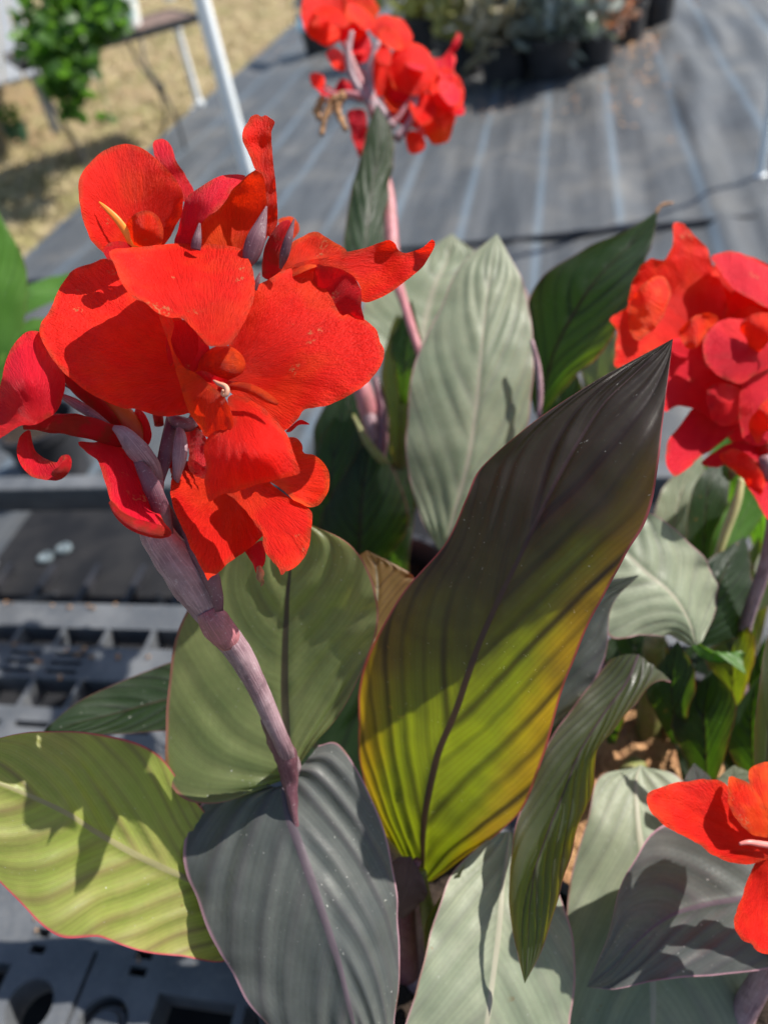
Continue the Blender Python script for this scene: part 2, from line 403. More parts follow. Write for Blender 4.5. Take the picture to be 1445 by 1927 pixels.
b = NB('dry_lawn'); o = b.obj()
n1 = b.noise(o, 1.3, 4); n2 = b.noise(o, 5, 6, .75); n3 = b.noise(o, 70, 5, .75)
c = b.mix(b.ss(n2, .3, .7), (.46, .36, .22), (.34, .26, .155))
c = b.mix(b.math('MULTIPLY', b.ss(n1, .50, .64), .6), c, (.20, .23, .08))
c = b.mix(b.math('MULTIPLY', b.ss(n3, .48, .7), .5), c, (.20, .15, .07))
LAWN = b.finish(b.n('BsdfPrincipled', {'Base Color': c, 'Roughness': .95, 'Specular IOR Level': .1, 'Normal': b.bump(b.math('ADD', n3, n2), .02, .8)}))
o_ = mesh('ground', [(-120, -60, -.012), (120, -60, -.012), (120, 200, -.012), (-120, 200, -.012)], [(0, 1, 2, 3)], LAWN, smooth=False)
tag(o_, kind='structure')

b = NB('woven_fabric'); o = b.obj()
A0 = AB(919, 242)[0]; ST = .284
rot = b.n('Mapping', {'Vector': o, 'Rotation': (0, 0, PHI)}).outputs[0]     # x = a, y = b
sp = b.n('SeparateXYZ', {0: rot}); xa, xb = sp.outputs[0], sp.outputs[1]
ph = b.math('FRACT', b.math('ADD', b.math('DIVIDE', b.math('SUBTRACT', xa, A0), ST), 100.5))
ln = b.math('ABSOLUTE', b.math('SUBTRACT', ph, .5))
line = b.ss(ln, .085, .01)
weave = b.math('MULTIPLY', b.math('SINE', b.math('MULTIPLY', xa, 2200)), b.math('SINE', b.math('MULTIPLY', xb, 1500)))
dust = b.noise(o, 2.4, 5, .65); d2 = b.noise(o, 30, 4, .7)
stk = b.noise(b.scale(rot, (24, 1.8, 1)), 1.0, 4)
c = b.mix(b.ss(stk, .3, .7), (.047, .052, .058), (.076, .083, .091))
c = b.mix(b.math('MULTIPLY', line, .55), c, (.13, .18, .23))
c = b.mix(b.math('MULTIPLY', b.ss(dust, .45, .75), .45), c, (.20, .185, .16))
c = b.mix(b.math('MULTIPLY', b.ss(d2, .6, .75), .35), c, (.30, .25, .19))
FAB = b.finish(b.n('BsdfPrincipled', {'Base Color': c, 'Roughness': .5, 'Specular IOR Level': .5, 'Normal': b.bump(weave, .0004, .5)}))
na, nb_ = 360, 190
aa = np.linspace(-2.45, 5.6, na); bb = np.linspace(-1.6, 11.5, nb_)
V = []
ASEAM = AB(1300, 300)[0]
fold = [AB(520, 512)[1], AB(1200, 225)[1], AB(900, 300)[1]]
for j in range(nb_):
    for i in range(na):
        a_, b_ = aa[i], bb[j]
        z = .026 + (.022 + .006 * noise.noise(Vector((a_ * .8, b_ * .8, 5)))) * noise.noise(Vector((a_ * 7.5 + .6 * noise.noise(Vector((a_, b_ * 1.6, 2))), b_ * 1.1, 0))) + .003 * noise.noise(Vector((a_ * 26, b_ * .9, 4))) + .004 * noise.noise(Vector((a_ * 1.3, b_ * 1.3, 7)))
        for k, fb in enumerate(fold):
            bw = fb + .05 * noise.noise(Vector((a_ * 1.5, k * 9, 1))) + (.10 * (a_ - .8) if k == 2 else 0)
            z += (.014, .012, .010)[k] * math.exp(-((b_ - bw) / .045) ** 2)
        z += .016 / (1 + math.exp(-(a_ - ASEAM - .03 * noise.noise(Vector((b_ * 1.2, 0, 6)))) / .006))
        if i == 0: z = .002
        V.append(EA * (a_ + (.03 * noise.noise(Vector((0, b_ * 2, 3))) if i == 0 else 0)) + EB * b_ + EZ * z)
F = [(j * na + i, j * na + i + 1, (j + 1) * na + i + 1, (j + 1) * na + i) for j in range(nb_ - 1) for i in range(na - 1)]
tag(mesh('path', V, F, FAB), kind='structure')

# dry grass blades over the nearer lawn, one mass
BL = simple('straw_blades', (.46, .37, .22), .9, .4, 6, col2=(.27, .24, .09))
V, F = [], []
for _ in range(26000):
    px, py = rng.uniform(-150, 640), rng.uniform(-60, 500)
    g = G(px, py)
    if g @ EA > -2.46 + rng.uniform(-.02, .05) or g[1] > 14: continue
    an = rng.uniform(0, 2 * pi); L = rng.uniform(.03, .08) * (1 + .1 * g[1]); wd = .004 + .0006 * g[1]
    q = np.array([cos(an), sin(an), 0]); s_ = np.array([-sin(an), cos(an), 0]) * wd; g = np.array([g[0], g[1], -.012])
    i0 = len(V); V += [g - s_, g + s_, g + q * L * .8 + EZ * L * rng.uniform(.2, .6)]; F.append((i0, i0 + 1, i0 + 2))
tag(mesh('grass', V, F, BL, smooth=False), kind='stuff', label='short straw-coloured dry grass over the lawn')

# brown leaf litter blown against the far pots and under the table
LIT = simple('litter', (.42, .27, .15), .85, .5, 14, col2=(.30, .16, .10))
V, F = [], []
def scat(px, py, spx, spy, n, size):
    for _ in range(n):
        g = G(px + rng.gauss(0, spx), py + rng.gauss(0, spy), .02)
        an = rng.uniform(0, 2 * pi); q = np.array([cos(an), sin(an), rng.uniform(-.4, .5)]) * size * rng.uniform(.5, 1.3); s_ = np.array([-sin(an), cos(an), rng.uniform(-.3, .3)]) * size * .4
        g = g + EZ * .012; i0 = len(V); V.extend([g - q, g + s_, g + q, g - s_]); F.append((i0, i0 + 1, i0 + 2, i0 + 3))
scat(1225, 90, 26, 22, 170, .03); scat(1160, 170, 60, 40, 60, .018); scat(1280, 10, 60, 12, 110, .03); scat(1400, 90, 60, 40, 40, .018)
scat(30, 190, 45, 40, 260, .035); scat(220, 130, 60, 35, 160, .03); scat(930, 205, 130, 18, 60, .014); scat(470, 80, 60, 25, 60, .02)
tag(mesh('leaf_litter', V, F, LIT, smooth=False), kind='stuff', label='brown dead leaves scattered near the far pots and on the lawn')

# ------------------------------------------------------------ white shelter poles
b = NB('white_pipe'); o = b.obj()
c = b.mix(b.ss(b.noise(o, 9, 4), .45, .7), (.80, .84, .86), (.66, .70, .70))
WHT = b.finish(b.n('BsdfPrincipled', {'Base Color': c, 'Roughness': .35}))
def pole(px, py, r, h, label, flange=True, ball=False):
    f = G(px, py); f[2] = 0.0
    t = thing('tent_pole', tuple(f), label, 'pole', 'white poles standing on the fabric')
    prof = [(r * .02, .005), (r, .005), (r, h - r * .4), (r * .85, h - r * .1), (r * .02, h)]
    lathe('shaft', f, prof, WHT, t, 24)
    if flange:
        lathe('foot_plate', f, [(.001, .026), (r * 1.5, .026), (r * 1.7, .05), (r * 1.05, .055), (r * 1.05, .02), (r * 3.0, .018), (r * 3.2, .010), (r * 3.2, .002)], WHT, t, 24)
    if ball: lathe('cap', f + EZ * (h - .005), [(.001, 0), (r * 1.1, .002), (r * 1.45, r * .8), (r * 1.45, r * 1.6), (r, r * 2.5), (.001, r * 2.8)], WHT, t, 20)
    return t
pole(500, 447, .028, 2.3, 'thick white pole rising behind the large front bloom')
f = G(378, 207); pole(378, 207, .022, at_height(f, 60), 'short white post with a round cap beside the brown table', True, True)
pole(1427, 355, .013, 2.3, 'thin white pole with a round foot at the right edge')

# ------------------------------------------------------------ small table, pots and trailing plant, grey bench
WOOD = simple('table_wood', (.20, .13, .10), .6, .4, 25, .001)
IRON = simple('wrought_iron', (.05, .05, .05), .5, .3, 60)
zt = .58
e1 = G(363, 30, zt) - G(190, 78, zt); e1 /= np.linalg.norm(e1); e2 = np.array([-e1[1], e1[0], 0])
c0 = G(363, 30, zt)
tb = thing('patio_table', (c0[0], c0[1], 0), 'low brown-topped patio table on thin black iron legs', 'table')
V, F = [], []
for k in range(6):
    box_bm(V, F, c0 - e1 * .48 + e2 * (.045 + k * .088) + EZ * -.01, e1, e2, EZ, .5, .042, .009)
bevel(mesh('tabletop', V, F, WOOD, tb, False), .003)
V, F = [], []
box_bm(V, F, c0 - e1 * .48 + e2 * -.008 + EZ * -.016, e1, e2, EZ, .51, .008, .02)
box_bm(V, F, c0 - e1 * .48 + e2 * .535 + EZ * -.016, e1, e2, EZ, .51, .008, .02)
for sx in (.03, -.99): box_bm(V, F, c0 + e1 * sx + e2 * .265 + EZ * -.016, e1, e2, EZ, .008, .28, .02)
mesh('rim', V, F, IRON, tb, False)
jn = P(302, 165, 4.28); jn2 = jn - e1 * .55
for J, off in ((jn, 0), (jn, .35), (jn2, 0), (jn2, .35)):
    ft = G(352, 292) if off == 0 else G(310, 262)
    sh = (J - jn)
    tp = c0 - e1 * .32 + e2 * off + EZ * -.03
    tubeW('leg', [tp + sh, (tp + jn) / 2 + e1 * -.03 + sh, jn + e2 * off * .2 + sh, (jn + ft) / 2 + e1 * .02 + sh, np.array([ft[0], ft[1], .0]) + sh + e2 * off * .2], [.008] * 5, IRON, tb, n=8, sub=4)
lathe('leg_collar', jn - EZ * .02, [(.001, 0), (.022, .002), (.024, .02), (.022, .04), (.001, .042)], IRON, tb, 14)
# patterned white pot
b = NB('glazed_white'); o = b.obj()
v1 = b.n('TexVoronoi', {'Vector': o, 'Scale': 22.0}).outputs['Distance']
c = b.mix(b.ss(v1, .32, .22), (.78, .80, .76), (.35, .62, .60)); c = b.mix(b.ss(b.noise(o, 20, 1), .66, .7), c, (.70, .25, .28))
GLZ = b.finish(b.n('BsdfPrincipled', {'Base Color': c, 'Roughness': .2}))
g = G(246, 58, zt); t = thing('flower_pot', tuple(g), 'white glazed flower pot with pale blue pattern on the brown table', 'flower pot')
lathe('pot_wall', g, [(.001, .002), (.055, .002), (.07, .02), (.088, .14), (.095, .15), (.095, .17), (.082, .17), (.075, .10)], GLZ, t)
g2 = G(320, 2, zt); t = thing('flower_pot', tuple(g2), 'small plain white pot at the far end of the table', 'flower pot')
WP = simple('plain_white', (.78, .78, .75), .35, .1)
lathe('pot_wall', g2, [(.001, .002), (.035, .002), (.05, .08), (.053, .09), (.044, .09), (.04, .05)], WP, t)

def leafcloud(V, F, c, rad, n, size, rg, squash=(1, 1, 1), updir=.5, wf=.36):
    for _ in range(n):
        while True:
            q = np.array([rg.uniform(-1, 1) for _ in range(3)])
            if q @ q < 1: break
        q = q * (abs(q @ q) ** .15) * rad * np.array(squash); p_ = np.array(c) + q
        d = np.array([rg.gauss(0, 1), rg.gauss(0, 1), rg.gauss(updir, .7)]); d /= np.linalg.norm(d)
        s_ = np.cross(d, np.array([rg.gauss(0, 1), rg.gauss(0, 1), rg.gauss(0, 1)])); s_ /= max(np.linalg.norm(s_), 1e-6)
        L = size * rg.uniform(.6, 1.3); W_ = L * wf; nn = np.cross(d, s_) * L * .12; i0 = len(V)
        V.extend([p_, p_ + d * L * .35 + s_ * W_ + nn, p_ + d * L * .75 + s_ * W_ * .8 + nn, p_ + d * L, p_ + d * L * .75 - s_ * W_ * .8 + nn, p_ + d * L * .35 - s_ * W_ + nn, p_ + d * L * .5])
        F.extend([(i0, i0 + 1, i0 + 6), (i0 + 1, i0 + 2, i0 + 6), (i0 + 2, i0 + 3, i0 + 6), (i0 + 3, i0 + 4, i0 + 6), (i0 + 4, i0 + 5, i0 + 6), (i0 + 5, i0, i0 + 6)])
def foliage_mat(name, c1, c2, tc, rough=.45):
    b = NB(name); o = b.obj(); g = b.geo()
    r_ = b.n('Attribute', attribute_name='none').outputs['Fac']
    n = b.noise(o, 14, 3); n2 = b.noise(o, 90, 2)
    c = b.mix(b.ss(n, .4, .62), c1, c2); c = b.mix(b.math('MULTIPLY', b.ss(n2, .4, .7), .4), c, tuple(x * .5 for x in c1))
    pr = b.n('BsdfPrincipled', {'Base Color': c, 'Roughness': rough}); tr = b.n('BsdfTranslucent', {'Color': tc})
    return b.finish(b.n('MixShader', {0: .45, 1: pr, 2: tr}))
FG = foliage_mat('fol_green', (.025, .075, .014), (.08, .17, .035), (.15, .35, .03))
FYG = foliage_mat('fol_yellowgreen', (.50, .50, .17), (.62, .56, .24), (.35, .38, .06), .6)
FBR = foliage_mat('fol_tan', (.62, .55, .42), (.50, .50, .36), (.30, .25, .10), .7)
FBL = foliage_mat('fol_bluegrey', (.40, .46, .43), (.54, .58, .52), (.20, .26, .15), .6)
FRD = foliage_mat('fol_russet', (.66, .36, .28), (.56, .42, .28), (.45, .18, .08), .6)
BLK = simple('black_plastic', (.013, .014, .018), .42, .3, 12, spec=.5, col2=(.03, .03, .035))
SOIL = simple('dark_soil', (.035, .022, .015), .95, .5, 90, .004)
WD = simple('woody', (.12, .08, .05), .8, .3, 50)

rg = random.Random(3)
tp = P(128, 20, 4.1); tp[2] = zt
t = thing('trailing_plant', tuple(tp), 'green trailing plant spilling over the table edge at top left', 'plant')
lathe('basket', tp, [(.001, .002), (.08, .002), (.11, .13), (.115, .14), (.10, .14)], BLK, t)
V, F = [], []
leafcloud(V, F, tp + EZ * .15, .27, 420, .085, rg, (1, .8, .62))
ctr = [(70, 70, 3.95, .08), (110, 90, 3.9, .09), (160, 60, 3.9, .1), (200, 40, 3.9, .07), (120, 140, 3.85, .07), (140, 165, 3.85, .05), (100, 160, 3.85, .045), (135, 195, 3.85, .035), (90, 110, 3.9, .07), (150, 110, 3.87, .07), (205, 215, 3.85, .006)]
for x, y, d, r_ in ctr:
    leafcloud(V, F, P(x, y, d), r_, 3 if y == 215 else int(620 * r_ + 14), .08 if y < 150 else .065, rg, updir=-.4)
mesh('foliage', V, F, FG, t, True)
for pts in (((130, 20, 4.0), (120, 90, 3.88), (118, 150, 3.86), (135, 190, 3.86)), ((160, 20, 3.95), (170, 90, 3.88), (190, 160, 3.86), (205, 210, 3.85)), ((110, 20, 4.0), (80, 60, 3.92), (70, 95, 3.92), (72, 120, 3.92))):
    tubeW('stem', [P(*p) for p in pts], [.004] * len(pts), FG, t, n=6)
GRY = simple('grey_board', (.22, .235, .25), .75, .25, 8, .001, col2=(.30, .31, .32))
g = G(0, 60, .42); t = thing('garden_bench', (g[0], g[1], 0), 'pale grey slatted bench cut off by the top left corner', 'bench')
r1, r2 = G(30, -10, .42), G(76, 124, .42); dv = r2 - r1; Ld = np.linalg.norm(dv); dv /= Ld; dn = np.array([dv[1], -dv[0], 0]);
if dn @ (G(0, 60, .42) - r1) < 0: dn = -dn
V, F = [], []
for k in range(6): box_bm(V, F, (r1 + r2) / 2 + dn * (.055 + k * .12), dv, dn, EZ, Ld / 2 + .35, .052, .012)
bevel(mesh('seat', V, F, GRY, t, False), .004)
for sx in (-.8, .95):
    for k in (.06, .62):
        V, F = [], []
        box_bm(V, F, (r1 + r2) / 2 + dv * sx * Ld / 2 + dn * k - EZ * .218, dv, dn, EZ, .03, .03, .20)
        mesh('leg', V, F, GRY, t, False)
# little pots on the lawn
for (px, py, lab) in ((40, 268, 'small dark green pot with a leafy seedling on the dry lawn'), ):
    g = G(px, py); g[2] = -.012
    t = thing('seedling_pot', tuple(g), lab, 'potted plant')
    GP = simple('green_plastic', (.03, .09, .05), .4, .2)
    lathe('pot_wall', g, [(.001, .002), (.06, .002), (.08, .12), (.085, .125), (.07, .125), (.065, .08)], GP, t)
    V, F = [], []; leafcloud(V, F, g + EZ * .17, .08, 60, .045, rg); mesh('foliage', V, F, FG, t)

# ------------------------------------------------------------ far row of nursery pots with shrubs
def nursery_pot(g, r, h, label, group=None, soil=SOIL, sname='soil'):
    t = thing('nursery_pot', tuple(g), label, 'plant pot', group)
    lathe('pot_wall', g, [(.001, .004), (r * .78, .004), (r * .80, .012), (r * .95, h - .035), (r * .95, h - .03), (r * 1.04, h - .028), (r * 1.05, h), (r * .98, h), (r * .93, h - .03), (r * .9, h - .08)], BLK, t, 40)
    n = 44; V, F = [], []
    for i in range(n + 1):
        for j in range(n + 1):
            x, y = (i / n * 2 - 1), (j / n * 2 - 1)
            k = max(abs(x), abs(y)); l = math.hypot(x, y) or 1; x, y = x * k / l, y * k / l
            z = noise.noise(Vector((x * 9 + g[0] * 5, y * 9, 1))) * .006 + noise.noise(Vector((x * 22, y * 22, 3))) * .004
            V.append((g[0] + x * r * .93, g[1] + y * r * .93, g[2] + h - .035 + z))
    for i in range(n):
        for j in range(n): F.append((i * (n + 1) + j, (i + 1) * (n + 1) + j, (i + 1) * (n + 1) + j + 1, i * (n + 1) + j + 1))
    mesh(sname, V, F, soil, t); return t
rg = random.Random(11)
row = [(868, 158, .155, .22, FYG, .20, .22, 'yellow-green bushy shrub behind the red back bloom', 'first black pot of the far row, under the yellow-green shrub', .05),
       (950, 172, .155, .22, FBR, .19, .20, 'tan and olive twiggy shrub between the yellow-green and blue-grey ones', 'black pot in the far row under the tan twiggy shrub', .045),
       (1040, 166, .155, .22, FBL, .20, .24, 'blue-grey feathery shrub in the middle of the far row', 'black pot in the far row under the blue-grey shrub', .06),
       (1118, 142, .13, .20, FRD, .22, .20, 'russet pink-leaved shrub at the right end of the far row', 'black pot in the far row under the russet shrub', .04),
       (800, 110, .155, .22, FYG, .22, .24, 'olive green shrub in the second row at top centre', 'black pot standing behind the yellow-green shrub', .05),
       (985, 95, .155, .22, FBR, .22, .25, 'dull tan shrub in the second row behind the blue-grey one', 'black pot behind the blue-grey shrub', .05),
       (1105, 70, .14, .22, FBL, .24, .24, 'grey-green shrub behind the russet shrub', 'black pot behind the russet shrub', .05)]
for px, py, r, h, fm, fr, fh, lab, plab, ls in row:
    g = G(px, py) + EB * r; g[2] = .008
    nursery_pot(g, r, h, plab, 'black nursery pots in the far row')
    t = thing('shrub', (g[0], g[1], h - .02), lab, 'shrub', 'shrubs in the far pots')
    V, F = [], []
    for _ in range(9):
        off = np.array([rg.gauss(0, .45), rg.gauss(0, .45), rg.uniform(-.4, 1.0)]) * np.array([fr, fr, fh]) * .95
        leafcloud(V, F, g + EZ * (h + fh * .48) + off, fr * .75, 62, ls * 1.5, rg)
        if fm in (FBL, FBR): leafcloud(V, F, g + EZ * (h + fh * .1), fr * .5, 14, .26, rg, updir=1.0, wf=.03)
    mesh('foliage', V, F, fm, t)
    for _ in range(5):
        e = g + EZ * (h + fh * .8) + np.array([rg.gauss(0, .4), rg.gauss(0, .4), 0]) * fr
        tubeW('stem', [g + EZ * (h - .04), (g + EZ * h + e) / 2 + EZ * .03, e], [.006, .005, .003], WD, t, n=6, sub=3)
for px, py, r, h, plab in ((597, 112, .13, .27, 'lone black pot left of the back bloom'), (1237, 62, .115, .26, 'slim black pot at top right beside scattered leaves'), (1180, 95, .11, .22, 'low grey-black pot at the right end of the far row')):
    g = G(px, py) + EB * r; g[2] = .008; nursery_pot(g, r, h, plab, 'black nursery pots in the far row')
    if px == 597:
        t = thing('wrapped_plant', (g[0], g[1], h - .02), 'plant in crumpled white wrapping in the lone pot at top centre', 'plant')
        V, F = [], []
        for _ in range(7): leafcloud(V, F, g + EZ * (h + .15) + np.array([rg.gauss(0, .05), rg.gauss(0, .05), rg.gauss(0, .08)]), .09, 30, .09, rg)
        mesh('wrapping', V, F, simple('white_wrap', (.62, .66, .70), .5, .3, 20), t)
    if px == 1237:
        t = thing('shrub', (g[0], g[1], h - .02), 'sparse brown plant in the slim black pot', 'shrub', 'shrubs in the far pots')
        V, F = [], []; leafcloud(V, F, g + EZ * (h + .12), .12, 160, .05, rg); mesh('foliage', V, F, FBR, t)
# strap leaves hanging in front of the pots
STRAP = foliage_mat('strap', (.16, .17, .14), (.24, .25, .20), (.16, .18, .06))
t = thing('strappy_plant', tuple(P(1010, 85, 4.6)), 'pair of long grey strap leaves drooping over the black pots', 'plant')
for pts in (((1012, 78), (985, 85), (955, 125), (925, 180)), ((1015, 85), (1000, 110), (975, 150), (932, 182))):
    c = catmull([P(x, y, 4.55 - .001 * y) for x, y in pts], 8); V, F = [], []
    for i, p in enumerate(c):
        w_ = .026 * math.sin(pi * (i + 2) / (len(c) + 4)) ** .7; V += [p - CX * w_, p - FW * .008, p + CX * w_]
    for i in range(len(c) - 1): F += [(i * 3, i * 3 + 1, i * 3 + 4, i * 3 + 3), (i * 3 + 1, i * 3 + 2, i * 3 + 5, i * 3 + 4)]
    mesh('leaf', V, F, STRAP, t)
TAGM = simple('blue_tag', (.16, .45, .62), .35, .3, 40, col2=(.55, .70, .75))
for px, py, d, lab in ((1074, 92, 4.45, 'small pale blue plant label against the black pots'), (568, 42, 5.7, 'blue plant label by the lone pot at top centre'), (1092, 6, 5.0, 'blue plant label among the shrubs at top right')):
    c = P(px, py, d); V, F = [], []
    box_bm(V, F, c, CX, CY * .8 + EZ * .3, FW, .028, .055, .001); tag(mesh('plant_tag', V, F, TAGM, smooth=False), lab, 'plant label', 'blue plant labels')

# ------------------------------------------------------------ black plastic plant bench
b = NB('bench_plastic'); o = b.obj()
n = b.noise(o, 14, 5, .6); n2 = b.noise(o, 160, 4, .6)
c = b.mix(b.ss(n, .35, .7), (.070, .077, .088), (.125, .132, .142)); c = b.mix(b.math('MULTIPLY', b.ss(n2, .5, .7), .4), c, (.17, .165, .155))
BP = b.finish(b.n('BsdfPrincipled', {'Base Color': c, 'Roughness': .5, 'Specular IOR Level': .5, 'Normal': b.bump(n2, .0006, .5)}))
ZB = .35
SHD = simple('shade_black', (.010, .011, .014), .8, .3, 10, spec=.15, col2=(.022, .022, .024))  # near-black colour standing for the shade under the bench
def plate(name, outer, holes, z, th, mat, parent):
    V2, edges, cyc = [], [], []
    for poly in [outer] + holes:
        i0 = len(V2); V2 += [Vector(p) for p in poly]; cyc.append(list(range(i0, i0 + len(poly))))
    edges = [(c_[i], c_[(i + 1) % len(c_)]) for c_ in cyc for i in range(len(c_))]
    r = delaunay_2d_cdt(V2, edges, [], 0, 1e-6); vv = r[0]
    def inside(p, poly):
        k = False; n = len(poly)
        for i in range(n):
            (x1, y1), (x2, y2) = poly[i], poly[(i + 1) % n]
            if (y1 > p[1]) != (y2 > p[1]) and p[0] < (x2 - x1) * (p[1] - y1) / (y2 - y1) + x1: k = not k
        return k
    T = []
    for f in r[2]:
        cx = sum(vv[i][0] for i in f) / 3, sum(vv[i][1] for i in f) / 3
        if inside(cx, outer) and not any(inside(cx, h_) for h_ in holes): T.append(f)
    n = len(vv); V = [ABW(p[0], p[1], z) for p in vv] + [ABW(p[0], p[1], z - th) for p in vv]
    F = [tuple(f) for f in T] + [tuple(i + n for i in f[::-1]) for f in T]
    cnt = {}
    for f in T:
        for i in range(3):
            e = (f[i], f[(i + 1) % 3]); cnt[e] = 1
    for (a_, b_) in list(cnt):
        if (b_, a_) not in cnt: F.append((b_, a_, a_ + n, b_ + n))
    return mesh(name, V, F, mat, parent, False)
bench = thing('plant_bench', tuple(ABW(-.2, .6, 0)), 'black plastic grid-topped nursery bench below the cannas at lower left', 'bench')
b_top = AB(170, 1136, ZB)[1]; b_r = AB(170, 1182, ZB)[1]; b_s1 = AB(150, 1217, ZB)[1]; b_s2 = AB(100, 1277, ZB)[1]; b_s3 = AB(70, 1330, ZB)[1]; b_s4 = AB(60, 1352, ZB)[1]; b_s5 = AB(50, 1368, ZB)[1]
a1 = AB(54, 1160, ZB)[0]; a2 = AB(130, 1168, ZB)[0]; SP = abs(a2 - a1)
holes = []
def rect(a0, a1_, b0, b1): return [(a0, b0), (a1_, b0), (a1_, b1), (a0, b1)]
for k in range(-5, 13):
    aL, aR = a1 + k * SP + .003, a1 + (k + 1) * SP - .003
    holes.append(rect(aL, aR, b_s1, b_r))
for k in range(-5, 13):
    aL, aR = a1 + k * SP + .003, a1 + (k + 1) * SP - .003
    holes.append(rect(aL, aR, b_s3, b_s2))
    if k <= 1:
        for q in range(3):
            bb0 = b_s2 + .009 + q * (b_s1 - b_s2 - .012) / 3; holes.append(rect(aL + .008, aR - .010, bb0, bb0 + .0075))
    holes.append(rect(aL + .008, aR - .008, b_s5, b_s4 - .004))
def circ(px, py, r, n=26, squash=1):
    a_, b_ = AB(px, py, ZB); return [(a_ + r * cos(2 * pi * i / n), b_ + r * sin(2 * pi * i / n)) for i in range(n)]
def slot(px, py, L, w_):
    a_, b_ = AB(px, py, ZB); return rect(a_ - L / 2, a_ + L / 2, b_ - w_ / 2, b_ + w_ / 2)
holes += [circ(55, 1893, .026), slot(82, 1755, .018, .009), slot(72, 1786, .018, .009), slot(272, 1796, .020, .009), slot(260, 1828, .020, .009)]
q1, q2 = AB(182, 1790, ZB), AB(125, 1925, ZB); holes.append([(q1[0] - .002, q1[1]), (q1[0] + .0025, q1[1]), (q1[0] + .0025, q2[1] - .05), (q1[0] - .002, q2[1] - .05)])
h0 = AB(300, 1868, ZB); holes.append(rect(h0[0], h0[0] + .085, h0[1] - .11, h0[1])); holes.append(rect(h0[0] + .095, h0[0] + .19, h0[1] - .11, h0[1]))
h1 = AB(30, 1815, ZB); holes.append(rect(h1[0] - .12, h1[0] - .005, h1[1] - .03, h1[1] + .0)); 
holes.append(rect(h1[0] - .12, h1[0] - .005, h1[1] - .10, h1[1] - .055))
ring = circ(192, 1930, .027); holes.append(ring)
aMin, aMax = a1 - 6 * SP, a1 + 14 * SP
top = plate('deck', rect(aMin, aMax, AB(100, 2300, ZB)[1], b_top), holes, ZB, .038, BP, bench)
ca, cb = AB(192, 1930, ZB)
lathe('plug', ABW(ca, cb, ZB - .012), [(.001, .008), (.015, .008), (.018, .002), (.021, .002), (.0215, -.02)], BP, bench, 30)
shadeplate = plate('shade_plate', rect(aMin + .03, aMax - .03, AB(100, 2200, ZB)[1] + .06, AB(170, 918, .10)[1]), [], .10, .02, SHD, bench)  # black plate added in place of the shaded ground below the deck
for k in range(9):
    V, F = [], []; box_bm(V, F, ABW(aMin + .1 + k * .11, (b_top + AB(170, 905, ZB)[1]) / 2, .112), EA, EB, EZ, .006, (AB(170, 905, ZB)[1] - b_top) / 2, .010); mesh('shade_plate_rib', V, F, BLK, bench, False)  # ribs on the added shade plate
# rail beyond, with cross braces under it
br = AB(170, 905, ZB)[1]
V, F = [], []; box_bm(V, F, ABW((aMin + aMax) / 2, br, ZB - .03), EA, EB, EZ, (aMax - aMin) / 2, .022, .03); bevel(mesh('rail', V, F, BP, bench, False), .006)
for k in range(0, 4):
    ac = aMin + .15 + k * .42
    for s_ in (-1, 1):
        tubeW('brace', [ABW(ac - .15 * s_, br + .01, .05), ABW(ac + .15 * s_, b_top - .06, ZB - .08)], [.009, .009], BLK, bench, n=8, sub=2)
for a_ in (aMin + .02, aMax - .02):
    for b_ in (br, AB(100, 2200, ZB)[1] + .03):
        V, F = [], []; box_bm(V, F, ABW(a_, b_, (ZB - .045) / 2 + .003), EA, EB, EZ, .025, .025, (ZB - .052) / 2); bevel(mesh('leg', V, F, BP, bench, False), .005)
    V, F = [], []; box_bm(V, F, ABW(a_, (br + b_top) / 2, ZB - .035), EA, EB, EZ, .02, (br - b_top) / 2 - .022, .025); mesh('side_rail', V, F, BP, bench, False)
g = G(105, 880, 0.0); 
t = nursery_pot(np.array([*AB(95, 850, 0.1), 0]) @ np.array([EA, EB, EZ]), .10, .2, 'empty black pot on the ground behind the curled red petal')
# grey discs added in place of blurred glints under the bench
GLNT = simple('glint_grey', (.16, .20, .22), .3, .5, 60, spec=.5)
for px, py, lb in ((88, 1052, 'pale disc added as a glint, left and nearer of the pair on the black shelf'), (122, 1035, 'pale disc added as a glint, right and farther of the pair on the black shelf')):
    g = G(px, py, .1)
    tag(lathe('glint_disc', g, [(.017, 0), (.018, .002), (.017, .008), (.012, .009), (.010, .006), (.001, .006)], GLNT, None, 18), lb, 'cap', 'pale discs added as glints under the bench')

# black tube added as the shadow line along the fabric fold
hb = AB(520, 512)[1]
tag(tubeW('fold_shadow_tube', [ABW(a_, hb + .03 * noise.noise(Vector((a_ * 1.3, 2, 2))), .045) for a_ in np.linspace(-2.2, 4.5, 24)], [.011] * 24, BLK, None, n=10, sub=3), 'thin black tube added as the shadow of a fabric fold, just behind the canna leaves', 'shadow line')
# ------------------------------------------------------------ cannas
MUL = simple('bark_mulch', (.40, .23, .11), .9, .55, 45, .01, col2=(.26, .13, .06))
zs = ZB + .22
def canna(px, py, label, group='red canna plants on the bench', pot=None, r=.105, soil=SOIL, sname='soil', z=None):
    g = G(px, py, zs if z is None else z); t = thing('canna_plant', tuple(g), label, 'canna', group)
    if pot: nursery_pot(np.array([g[0], g[1], ZB + .002]), r, .255, pot, 'black pots of the cannas', soil, sname)
    return t, g

